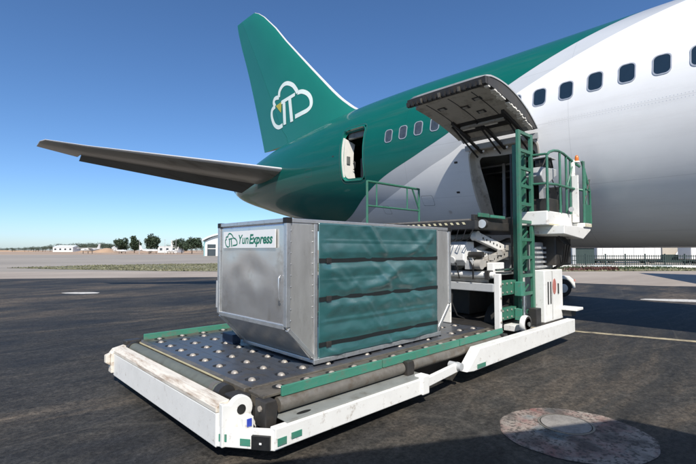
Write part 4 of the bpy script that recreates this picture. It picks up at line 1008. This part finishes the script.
# kick panel and end guard
box('end_guard_panel', 'green', ld, 9.33, 9.76, 2.93, 2.955, 2.35, 2.72, .006)
tube('guard_post', 'green', ld, [(9.36, 2.94, 2.34), (9.36, 2.94, 3.58)], .026, 10)
tube('guard_post', 'white', ld, [(9.28, 3.12, 2.5), (9.28, 3.12, 3.62)], .05, 10)
tube('guard_post', 'green', ld, [(9.74, 2.94, 2.34), (9.70, 2.94, 3.02), (9.40, 2.98, 3.60)], .024, 10)
tube('guard_rail', 'green', ld, [(9.36, 2.94, 3.05), (9.72, 2.94, 3.0)], .02, 10)
tube('guard_brace', 'dark', ld, [(9.40, 2.94, 2.75), (9.70, 2.94, 3.25)], .018, 8)
ptsr = [(8.10, 3.16, 3.56), (8.22, 3.16, 3.63), (8.42, 3.16, 3.69), (8.65, 3.16, 3.72), (8.9, 3.16, 3.71), (9.12, 3.15, 3.66), (9.28, 3.10, 3.58), (9.36, 3.0, 3.48)]
tube('operator_rail', 'green', ld, ptsr, .026, 10)
tube('operator_rail', 'green', ld, [(8.10, 3.16, 3.02), (8.5, 3.155, 3.05), (9.0, 3.15, 3.05), (9.3, 3.05, 3.02), (9.36, 2.95, 3.0)], .024, 10)
for x in (8.10, 8.72, 9.05): tube('operator_rail_post', 'green', ld, [(x, 3.16, 2.5), (x, 3.16, 3.56 if x < 8.2 else 3.69)], .024, 10)
bc = part('warning_beacon', MB().lathe([(.038, 0), (.038, .04), (.034, .09), (.015, .12)], (9.33, 3.05, 3.60), 'z', 14), 'orange', ld, smooth='auto')
part('beacon_base', MB().lathe([(.055, -.03), (.055, .0)], (9.33, 3.05, 3.60), 'z', 14), 'white', bc)
# console and seat
cs = part('control_console', MB().prism([(8.28, 3.22), (8.34, 3.40), (9.05, 3.44), (9.05, 3.30), (8.62, 3.10), (8.40, 3.10)], 'y', 3.34, 3.66), 'lightgrey', ld, bevel=.02)
box('console_stand', 'lightgrey', ld, 8.55, 8.62, 3.40, 3.5, 2.52, 3.10, .006)
for x in (8.5, 8.7, 8.85): tube('console_lever', 'black', cs, [(x, 3.45, 3.40), (x - .03, 3.45, 3.55)], .014, 8)
tube('control_handle', 'black', cs, [(8.45, 3.38, 3.42), (8.5, 3.34, 3.58), (8.75, 3.34, 3.62), (8.95, 3.38, 3.46)], .016, 8)
st_ = box('operator_seat', 'black', ld, 8.85, 9.2, 3.3, 3.65, 2.62, 2.72, .03)
box('seat_back', 'black', st_, 9.16, 9.24, 3.3, 3.65, 2.70, 3.1, .03); box('seat_post', 'dark', st_, 8.98, 9.06, 3.42, 3.52, 2.52, 2.62, .005)
box('dark_cover', 'dark', ld, 8.16, 8.24, 3.62, 3.72, 2.52, 3.72, .02)

# drive chain, hoses, bolts and small fittings of the lift
box('deck_stop', 'navy', ld, 2.92, 3.05, 5.32, 5.60, D + .002, D + .13, .008)
for k in range(3): box('chain', 'dark', ld, 7.72 + .09*k, 7.74 + .09*k, 3.66, 3.69, .6, 3.6, 0)
bolt_me = MB().lathe([(.018, 0), (.018, -.012), (.008, -.016)], (0, 0, 0), 'y', 6).mesh('bolt')
for z in (1.07, 1.22, .64, .76):
    for x in (6.98, 7.14, 7.30, 7.44): link('bolt', bolt_me, 'castor', ld, at=(x, 3.499, z))
for z in (.6, .8, 1.0, 1.2): link('bolt', bolt_me, 'castor', ld, at=(6.82, 3.449, z))
rc = random.Random(21)
for k in range(9):
    y = 3.9 + k*.27; a = rc.uniform(-.05, .05)
    tube('hydraulic_hose', 'black', ld, [(6.72, y, 1.30), (6.66, y + a, 1.5), (6.74, y + .12, 1.68), (6.95, y + .1, 1.8 + a)], rc.uniform(.010, .017), 6)
for k in range(6):
    y = 3.75 + k*.14; tube('electric_cable', 'black', ld, [(6.49, y, 2.16), (6.46, y + .05, 2.02 - .03*k), (6.5, y + .15, 1.95), (6.7, y + .2, 2.0)], .008, 6)
box('junction_box', 'lightgrey', ld, 6.70, 6.78, 3.90, 4.05, 1.46, 1.62, .008)
box('junction_box', 'dark', ld, 6.66, 6.77, 4.45, 4.62, 1.47, 1.60, .008)
box('manifold_plate', 'white', ld, 6.90, 7.30, 3.62, 3.74, 1.41, 1.58, .01)
box('cross_plate', 'arm', ld, 6.86, 6.90, 3.70, 4.5, 1.24, 1.34, .005)
tube('side_rod', 'chrome', ld, [(6.88, 3.56, 1.46), (7.5, 3.56, 1.46)], .02, 8)
for k in range(4): box('scissor_lock_plate', 'arm', ld, 6.98 + .32*k, 7.16 + .32*k, 3.735, 3.75, 1.62 + .085*k, 1.72 + .085*k, .004)
part('scissor_arm', MB().bar((6.9, 4.35, 1.50), (9.0, 4.35, 2.0), .09, .13), 'arm', ld, bevel=.01)
part('scissor_arm', MB().bar((6.95, 4.5, 2.0), (9.0, 4.5, 1.5), .09, .13), 'arm', ld, bevel=.01)
for k in range(5): box('arm_rib', 'lightgrey', ld, 8.28, 8.9, 3.44, 3.49, 1.46 + .09*k, 1.50 + .09*k, .004)
# cage around the operator
tube('cage_post', 'green', ld, [(8.10, 3.66, 2.52), (8.10, 3.66, 3.62)], .024, 10)
tube('cage_rail', 'green', ld, [(8.10, 3.18, 3.58), (8.10, 3.66, 3.60)], .022, 10)
tube('cage_rail', 'green', ld, [(8.10, 3.18, 3.03), (8.10, 3.66, 3.05)], .02, 10)
tube('cage_post', 'green', ld, [(9.20, 3.14, 2.52), (9.20, 3.14, 3.62)], .02, 10)
tube('cage_post', 'rail_green', ld, [(9.50, 2.94, 2.72), (9.46, 2.95, 3.45)], .018, 8)
tube('cage_brace', 'green', ld, [(9.05, 3.15, 3.05), (9.28, 3.1, 3.56)], .016, 8)
box('cage_plate', 'white', ld, 9.22, 9.27, 3.0, 3.12, 2.35, 3.3, .008)
box('console_box', 'black', ld, 8.66, 8.98, 3.40, 3.62, 3.445, 3.62, .02)
box('console_shade', 'lightgrey', ld, 8.60, 9.02, 3.34, 3.66, 3.625, 3.65, .006)
box('battery_box', 'dark', ld, 8.3, 8.75, 3.2, 3.6, 2.525, 2.78, .015)
tube('control_cable', 'black', ld, [(8.5, 3.32, 3.12), (8.46, 3.26, 2.9), (8.52, 3.28, 2.7), (8.5, 3.4, 2.53)], .014, 8)
tube('control_cable', 'black', ld, [(8.8, 3.34, 3.2), (8.86, 3.25, 2.9), (8.8, 3.3, 2.6)], .012, 8)
tube('horn', 'lightgrey', ld, [(9.1, 3.12, 2.62), (9.0, 3.06, 2.60)], [.02, .05], 12)
box('hazard_edge', 'hazard', ld, 8.1, 9.28, 3.136, 3.1395, 2.262, 2.285, 0)
for k in range(6): box('hazard_edge', 'hazard', ld, 9.33 + .07*k, 9.365 + .07*k, 2.916, 2.9195, 2.27, 2.325, 0)

# ------------------------------------------------------------------ white tow tractor behind the loader
def tractor():
    x, y = 17.45, 6.3                                   # rear wheel
    t = thing('tow_tractor', 'low white tow tractor parked behind the cargo loader', 'tow tractor', (x, y, .012))
    def P(u, v, z): X_, Y_ = cw(0, 0); dx, dy = cw(-u, v); return (x + dx, y + dy, z)
    def prism(name, poly, v0, v1, m, bevel=.03, par=t):
        mb = MB(); n = len(poly)
        mb.add([P(u, v, z) for v in (v0, v1) for (u, z) in poly], [tuple(range(n-1, -1, -1)), tuple(range(n, 2*n))] + [(i, (i+1) % n, n + (i+1) % n, n + i) for i in range(n)])
        return part(name, mb, m, par, bevel=bevel)
    arc = [(-.42 + 0, .30)] + [(-.42*math.cos(R(a)), .34 + .42*math.sin(R(a))) for a in range(0, 181, 15)]
    body = prism('body', [(.45, .30), (.45, .85), (-.25, .80), (-.45, .62), (-.47, .34), (-.36, .32)] + [(-.36*math.cos(R(a)), .32 + .36*math.sin(R(a))) for a in range(10, 171, 16)] + [(.36, .32)], -.05, 1.25, 'white')
    prism('chassis', [(.46, .28), (.46, .86), (2.6, .92), (2.75, .5), (2.7, .28)], -.02, 1.22, 'white')
    prism('cab', [(.7, .9), (.85, 1.55), (1.5, 1.55), (1.6, .92)], .1, 1.1, 'lightgrey', .04)
    prism('cab_window', [(.82, 1.05), (.92, 1.46), (1.42, 1.46), (1.48, 1.05)], .085, .0995, 'bldg_glass', 0)
    for u in (0, 2.1):
        for v in (.05, 1.1):
            c = P(u, v, .33)
            a = Vector(P(u, v - .1, .33)); b = Vector(P(u, v + .1, .33))
            w = part('wheel', MB().tube([a, a + (b-a)*.12, a + (b-a)*.88, b], [.29, .32, .32, .29], 24), 'tyre', t, smooth='auto')
            part('rim', MB().tube([a + (a-b)*.06, a], [.14, .17], 18), 'rim', w, smooth='auto')
    prism('tail_lamp', [(-.46, .6), (-.46, .68), (-.40, .68), (-.40, .6)], -.06, -.051, 'red', 0)
tractor()

# ------------------------------------------------------------------ vegetation and far field
def leaves(mb, c, rx, ry, rz, n, s, rnd, clump=7):
    cl = []
    for k in range(clump):
        while True:
            v = Vector((rnd.uniform(-1, 1), rnd.uniform(-1, 1), rnd.uniform(-1, 1)))
            if v.length < 1: break
        cl.append((Vector((c[0] + v.x*rx*.72, c[1] + v.y*ry*.72, c[2] + v.z*rz*.72)), rnd.uniform(.30, .5)))
    for i in range(n):
        cc, cr = cl[i % clump]
        v = Vector((rnd.gauss(0, 1), rnd.gauss(0, 1), rnd.gauss(0, 1))).normalized()*rnd.uniform(.45, 1.05)
        p = cc + Vector((v.x*rx*cr, v.y*ry*cr, v.z*rz*cr))
        a = Vector((rnd.gauss(0, 1), rnd.gauss(0, 1), rnd.gauss(0, 1))).normalized()*s; b = a.cross(Vector((rnd.gauss(0, 1), rnd.gauss(0, 1), rnd.gauss(0, 1)))).normalized()*s*.7
        mb.add([p - a, p + b, p + a, p - b], [(0, 1, 2, 3)])
def tree(X, Y, h, w, label, seed, m='leaf', n=3000, group=None, round_=.88):
    rnd = random.Random(seed); x, y = cw(X, Y)
    t = thing('tree', label, 'tree', (x, y, 0), group)
    mb = MB().tube([(x, y, -.1), (x + .1, y, h*.25), (x + rnd.uniform(-.3, .3), y + .2, h*.7)], [h*.028, h*.022, h*.008], 8)
    for k in range(4):
        a = rnd.uniform(0, 6.28); mb.tube([(x + .1, y, h*(.25 + .08*k)), (x + w*.3*math.cos(a), y + w*.3*math.sin(a), h*(.5 + .09*k))], [h*.013, h*.004], 6)
    part('trunk', mb, 'trunk', t)
    cr = MB(); leaves(cr, (x, y, h*(1 - round_/2)), w/2, w/2, h*round_/2, n, h*.036, rnd, 20)
    part('crown', cr, m, t)
def pxX(px, Y): return (px - 348)/430*Y
tree(pxX(121.5, 250), 250, 9.6, 10.5, 'rounded dark tree, leftmost of the three big trees on the horizon', 1)
tree(pxX(134.5, 252), 252, 10.4, 8.2, 'narrow dark tree, middle of the three big trees on the horizon', 2)
tree(pxX(151, 248), 248, 11.2, 10.5, 'tallest dark tree, rightmost of the three big trees on the horizon', 3)
tree(pxX(182, 215), 215, 8.0, 10, 'broad dark tree left of the white arched hangar', 4)
tree(pxX(192, 205), 205, 8.6, 9.5, 'dark leafy tree close beside the white arched hangar', 5)
rt_ = random.Random(11)
for k in range(52):
    px = 2 + k*2.35 + rt_.uniform(-1.5, 1.5)
    top = np.interp(px, [0, 30, 60, 85, 110, 130], [247.8, 247, 243.5, 242, 243.5, 244])
    Y = rt_.uniform(380, 520); h = 1.8 + (250 - top)/430*Y*rt_.uniform(.8, 1.15)
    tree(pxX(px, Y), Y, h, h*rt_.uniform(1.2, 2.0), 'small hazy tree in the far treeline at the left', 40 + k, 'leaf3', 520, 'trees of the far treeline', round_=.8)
for k in range(9):
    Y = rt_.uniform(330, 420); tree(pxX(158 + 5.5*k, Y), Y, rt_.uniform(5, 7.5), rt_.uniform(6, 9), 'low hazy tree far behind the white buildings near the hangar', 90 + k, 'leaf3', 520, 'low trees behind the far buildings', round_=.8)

def obox(name, X0, X1, Y0, Y1, z0, z1, m, parent, bevel=0):
    mb = MB(); c = [cw(X0, Y0), cw(X1, Y0), cw(X1, Y1), cw(X0, Y1)]
    mb.add([(x, y, z) for z in (z0, z1) for x, y in c], [(0,3,2,1),(4,5,6,7),(0,1,5,4),(1,2,6,5),(2,3,7,6),(3,0,4,7)])
    return part(name, mb, m, parent, bevel=bevel)
# arched hangar beside the container's left edge
def hangar():
    Y0, Y1 = 129, 150; X0 = pxX(202.5, 129); X1 = X0 + 15; H = 4.4
    x, y = cw((X0+X1)/2, Y0); t = thing('hangar', 'white arched hangar with teal walls behind the container', 'hangar', (x, y, 0))
    obox('side_wall', X0 + .4, X0 + .7, Y0, Y1, 0, H, 'teal_wall', t); obox('side_wall', X1 - .7, X1 - .4, Y0, Y1, 0, H, 'teal_wall', t)
    obox('back_wall', X0 + .7, X1 - .7, Y1 - .3, Y1 - .1, 0, H, 'teal_wall', t)
    def arch(name, a0, a1, ya, yb, m, th=.5):
        mb = MB(); n = 16; vs = []
        for yy in (ya, yb):
            for r_ in (0, th):
                for k in range(n + 1):
                    u = k/n; X = a0 + (a1-a0)*u; z = H + 2.2*math.sin(math.pi*u)**.8 + r_; vs.append((*cw(X, yy), z))
        m1 = n + 1; fs = []
        for k in range(n):
            fs += [(k, k+1, m1+k+1, m1+k), (2*m1+k, 2*m1+k+1, 3*m1+k+1, 3*m1+k), (k, k+1, 2*m1+k+1, 2*m1+k), (m1+k, m1+k+1, 3*m1+k+1, 3*m1+k)]
        fs += [(0, m1, 3*m1, 2*m1), (n, m1+n, 3*m1+n, 2*m1+n)]
        part(name, mb.add(vs, fs), m, t)
    arch('roof', X0, X1, Y0 - .6, Y1, 'roof_white')
    mb = MB(); n = 16; mb.add([(*cw(X0 + .7 + (X1-X0-1.4)*k/n, Y0 + .3), z) for z, k in [(H - .9, k) for k in range(n+1)]] + [(*cw(X0 + .7 + (X1-X0-1.4)*k/n, Y0 + .3), H + 2.2*math.sin(math.pi*k/n)**.8) for k in range(n+1)], [(k, k+1, n+2+k, n+1+k) for k in range(n)])
    part('gable', mb, 'roof_white', t)
    for k in range(5): obox('column', X0 + .75 + k*3.3, X0 + 1.45 + k*3.3, Y0 - .1, Y0 + .6, 0, H - .9, 'bldg_white', t)
    for k in range(4):
        d = obox('door_panel', X0 + 1.5 + k*3.3, X0 + 4.0 + k*3.3, Y0 + .4, Y0 + .5, 0, H - .9, 'bldg_glass' if k % 2 == 0 else 'teal_wall', t)
        obox('door_transom', X0 + 1.5 + k*3.3, X0 + 4.0 + k*3.3, Y0 + .32, Y0 + .395, 2.1, 2.3, 'bldg_white', d)
hangar()
def building(p0, p1, Y, h, label, depth=12, roof='flat', tower=None):
    X0, X1 = pxX(p0, Y), pxX(p1, Y); x, y = cw((X0+X1)/2, Y)
    t = thing('building', label, 'building', (x, y, 0))
    obox('wall', X0, X1, Y, Y + depth, 0, h, 'bldg_white', t)
    if roof == 'flat': obox('roof', X0 - .3, X1 + .3, Y - .3, Y + depth + .3, h, h + .3, 'roof_white', t)
    else:
        c = [(*cw(X0 - .4, Y - .4), h), (*cw(X1 + .4, Y - .4), h), (*cw(X1 + .4, Y + depth), h), (*cw(X0 - .4, Y + depth), h), (*cw(X0, Y + depth/2), h + 2.0), (*cw(X1, Y + depth/2), h + 2.0)]
        part('roof', MB().add(c, [(0,1,5,4),(2,3,4,5),(1,2,5),(3,0,4),(0,3,2,1)]), 'roof_white', t)
    n = max(2, int((X1-X0)/4))
    for k in range(n):
        a = X0 + (X1-X0)*(k + .3)/n; w = obox('window', a, a + (X1-X0)*.4/n, Y - .06, Y - .01, h*.35, h*.75, 'bldg_glass', t)
    if tower:
        a, b, hh = tower; obox('tower', pxX(a, Y), pxX(b, Y), Y + 1, Y + 5, h + .3, hh, 'bldg_white', t); obox('tower_roof', pxX(a, Y) - .3, pxX(b, Y) + .3, Y + .7, Y + 5.3, hh, hh + .4, 'roof_white', t)
building(53, 73, 420, 4.6, 'long low white building far off at the left horizon', roof='gable')
building(158, 177, 300, 4.2, 'white building with a small tower right of the big trees', tower=(170.5, 175, 8.2))
building(112, 117, 330, 3.4, 'tiny white building left of the three big trees', roof='gable')
# earth mound behind the parked aircraft
def mound(px0, px1, Y, h, label):
    X0, X1 = pxX(px0, Y), pxX(px1, Y); mb = MB(); n = 18; vs = []; fs = []
    for i in range(n + 1):
        for j in range(9):
            u, v = i/n, j/8; X = X0 + (X1-X0)*u; z = h*(math.sin(math.pi*u)**1.3)*math.sin(math.pi*v) + .5*noise.noise(Vector((u*6, v*3, h))) - .3; vs.append((*cw(X, Y - 9 + 18*v), z))
    for i in range(n):
        for j in range(8): a = i*9 + j; fs.append((a, a+9, a+10, a+1))
    o = part('earth_mound', mb.add(vs, fs), 'dirt', None, smooth=True); o.name = 'terrain_mound'; o['kind'] = 'structure'
mound(70, 130, 330, 2.9, ''); mound(98, 116, 300, 3.6, ''); mound(-60, 60, 460, 2.2, ''); mound(118, 215, 320, 1.7, '')
# small aircraft parked far off
def small_plane(px, Y, s, rot, label, tall=False):
    x, y = cw(pxX(px, Y), Y); t = thing('small_airplane', label, 'airplane', (x, y, 0), 'light aircraft parked far off')
    c, sn = math.cos(rot), math.sin(rot); T = lambda u, v, z: (x + (u*c - v*sn)*s, y + (u*sn + v*c)*s, z*s)
    part('fuselage', MB().tube([T(-4, 0, 1.7), T(-3.4, 0, 1.6), T(-1.5, 0, 1.6), T(1, 0, 1.6), T(4.5, 0, 1.9)], [.15*s, .5*s, .7*s, .65*s, .18*s], 12), 'bldg_white', t, smooth=True)
    def slab(name, pts, z0, z1):
        n = len(pts); part(name, MB().add([T(u, v, z) for z in (z0, z1) for u, v in pts], [tuple(range(n)), tuple(range(n, 2*n))] + [(i, (i+1) % n, n + (i+1) % n, n + i) for i in range(n)]), 'bldg_white', t)
    slab('wing', [(-1, -6.5), (.3, -6.5), (.7, 0), (.3, 6.5), (-1, 6.5), (-1.3, 0)], 1.35 if not tall else 2.3, 1.5 if not tall else 2.45)
    slab('tailplane', [(3.6, -2), (4.4, -2), (4.5, 0), (4.4, 2), (3.6, 2), (3.3, 0)], 2.0, 2.08)
    part('fin', MB().add([T(3.2, -.06, 1.9), T(4.6, -.06, 1.9), T(5.0, -.06, 4.2), T(4.3, -.06, 4.2), T(3.2, .06, 1.9), T(4.6, .06, 1.9), T(5.0, .06, 4.2), T(4.3, .06, 4.2)], [(0,1,2,3),(4,5,6,7),(0,1,5,4),(1,2,6,5),(2,3,7,6),(3,0,4,7)]), 'bldg_white', t)
    for (u, v) in ((-3, 0), (.2, -1.2), (.2, 1.2)): part('wheel_leg', MB().tube([T(u, v, -.0), T(u, v, 1.4)], .12*s, 6), 'dark', t)
    part('window_strip', MB().add([T(-2.9, -.55, 1.75), T(0, -.66, 1.75), T(0, -.66, 2.0), T(-2.9, -.55, 2.0)], [(0, 1, 2, 3)]), 'bldg_glass', t)
small_plane(90, 210, 1.15, R(25), 'small white airplane left of the big trees, its fin upright', True)
small_plane(121, 215, .85, R(200), 'small white airplane below the leftmost big tree')
small_plane(150, 205, .95, R(150), 'small white airplane below the tallest big tree')
small_plane(172, 200, .8, R(20), 'small white airplane left of the arched hangar')
for k, px in enumerate((139.5, 176, 165)):
    x, y = cw(pxX(px, 190), 190); l = thing('light_pole', ['thin pale light pole between the big trees', 'thin pale light pole beside the hangar trees', 'thin pale light pole before the small white tower'][k], 'light pole', (x, y, 0), 'light poles of the far apron')
    part('pole', MB().tube([(x, y, 0), (x, y, 6.2)], [.10, .07], 8), 'lightgrey', l); part('lamp_head', MB().box(x - .3, x + .3, y - .15, y + .15, 6.2, 6.4), 'lightgrey', l)

# grass belt
def grass(name, poly, n, h, m, seed, wid=.12, dens_=None):
    rnd = random.Random(seed); mb = MB(); xs = [p[0] for p in poly]; ys = [p[1] for p in poly]
    def inside(x, y):
        r = False; j = len(poly) - 1
        for i in range(len(poly)):
            (xi, yi), (xj, yj) = poly[i], poly[j]
            if (yi > y) != (yj > y) and x < (xj - xi)*(y - yi)/(yj - yi) + xi: r = not r
            j = i
        return r
    k = 0
    while k < n:
        X = rnd.uniform(min(xs), max(xs)); Y = rnd.uniform(min(ys), max(ys))
        if not inside(X, Y): k += .2; continue
        d = noise.noise(Vector((X*.16, Y*.35, seed)))
        if d < -.12 and rnd.random() < .75: k += .3; continue
        k += 1
        hh = h*rnd.uniform(.4, 1.15)*(1 + .7*d); x, y = cw(X, Y); a = rnd.uniform(0, 6.28); w = wid*rnd.uniform(.6, 1.5)
        dx, dy = math.cos(a)*w, math.sin(a)*w; lx, ly = rnd.uniform(-.5, .5)*hh, rnd.uniform(-.5, .5)*hh
        mb.add([(x - dx, y - dy, .005), (x + dx, y + dy, .005), (x + lx, y + ly, hh)], [(0, 1, 2)])
    me = bpy.data.meshes.new(name); me.from_pydata(mb.v, [], mb.f); o = link(name, me, m); o['kind'] = 'stuff'; return o
gpoly = [(-34, 43), (-27, 40), (-16, 36.6), (-5, 35.6), (20, 36), (60, 39.5), (90, 42), (90, 50), (60, 49), (22, 50), (0, 58), (-18, 57), (-30, 50)]
sheet('grass_soil', [cw(*p) for p in gpoly], .020, ground_mat('grass_soil', (.12, .12, .06), (.17, .165, .085), (.26, .23, .15), scale=.5, speck=False))
g = grass('grass', gpoly, 24000, .11, 'grass', 5); g['label'] = 'dry green grass strip beyond the apron'
g2 = grass('brush', [(19, 37), (23.5, 37.4), (23.5, 39), (19, 38.6)], 700, .34, 'shrub_red', 8, .10); g2['label'] = 'dry reddish brush beyond the loader'
g3 = grass('weeds', [(20, 40), (60, 40.6), (60, 42.4), (20, 42)], 3000, .22, 'leaf2', 9, .12); g3['label'] = 'green weeds along the fence'

# fence on the right with what stands behind it
fn = thing('fence', 'dark green slatted fence beyond the aircraft belly', 'fence', (*cw(40, 43.5), 0))
slat_me = None
Xf = 18.0; i = 0
while Xf < 46:
    obox('fence_post', Xf - .05, Xf + .05, 43.45, 43.55, 0, 1.42, 'fence', fn)
    for z in (.25, .7, 1.15): obox('fence_rail', Xf + .05, Xf + 1.95, 43.47, 43.53, z, z + .07, 'fence', fn)
    for k in range(8):
        a = Xf + .16 + k*.225
        if slat_me is None:
            x, y = cw(a, 43.44); o = obox('slat', a, a + .05, 43.43, 43.46, .1, 1.3, 'fence', fn); slat_me = o; base = (x, y)
        else:
            x, y = cw(a, 43.44); o = slat_me.copy(); col.objects.link(o); o.location = slat_me.location + Vector((x - base[0], y - base[1], 0))
    Xf += 2.0; i += 1
kw = thing('low_wall', 'low pale concrete kerb wall in front of the dark fence', 'wall', (*cw(32, 42.6), 0))
for k in range(14): obox('wall_block', 18 + 2*k, 19.99 + 2*k, 42.55, 42.8, 0, .27 + .02*(k % 2), 'bldg_white' if k % 3 else 'roof_white', kw)
def trailer(X0, X1, Y, z0, z1, label, m='bldg_white'):
    t = thing('box_trailer', label, 'trailer', (*cw((X0+X1)/2, Y), 0))
    obox('body', X0, X1, Y, Y + 2.4, z0, z1, m, t, .12)
    for k in range(int((X1-X0)/1.4)): obox('panel_rib', X0 + .7 + 1.4*k, X0 + .76 + 1.4*k, Y - .03, Y - .002, z0 + .1, z1 - .1, 'lightgrey', t)
    obox('chassis', X0 + .3, X1 - .3, Y + .3, Y + 2.1, z0 - .25, z0 - .01, 'dark', t)
    for X in (X0 + .9, X0 + 2.0, X1 - 1.1):
        for yy in (.1, 2.0):
            a = Vector((*cw(X, Y + yy), .45)); b = Vector((*cw(X, Y + yy + .3), .45)); part('wheel', MB().tube([a, b], .45, 16), 'tyre', t, smooth='auto')
trailer(pxX(597, 58), pxX(661, 58), 58, .55, 2.9, 'long white box trailer behind the dark fence')
trailer(pxX(691, 56), pxX(740, 56), 56, .55, 2.9, 'white box trailer behind the fence at the right picture edge')
bd = thing('site_hut', 'pale beige hut with dark base between the two white trailers', 'hut', (*cw(pxX(676, 62), 62), 0))
obox('wall', pxX(662, 62), pxX(690, 62), 62, 66, 0, 1.15, 'fence', bd); obox('upper_wall', pxX(662, 62), pxX(690, 62), 62, 66, 1.15, 2.6, 'beige', bd); obox('roof', pxX(661, 62), pxX(691, 62), 61.6, 66.4, 2.6, 2.8, 'roof_white', bd)
part('awning', MB().add([(*cw(pxX(676, 61), 61.2), 1.15), (*cw(pxX(688, 61), 61.2), 1.15), (*cw(pxX(689, 61), 61.9), 2.0), (*cw(pxX(684, 61), 61.9), 2.0)], [(0, 1, 2, 3)]), 'bldg_white', bd)
gs = thing('guard_shelter', 'dark low shelter behind the fence left of the long trailer', 'shelter', (*cw(pxX(580, 56), 56), 0))
obox('wall', pxX(566, 56), pxX(594, 56), 56, 58, 0, 2.3, 'fence', gs); obox('roof', pxX(565, 56), pxX(595, 56), 55.6, 58.4, 2.3, 2.5, 'grey', gs)
obox('pale_post', pxX(572, 55), pxX(575.5, 55), 55, 55.3, 0, 2.3, 'lightgrey', gs)
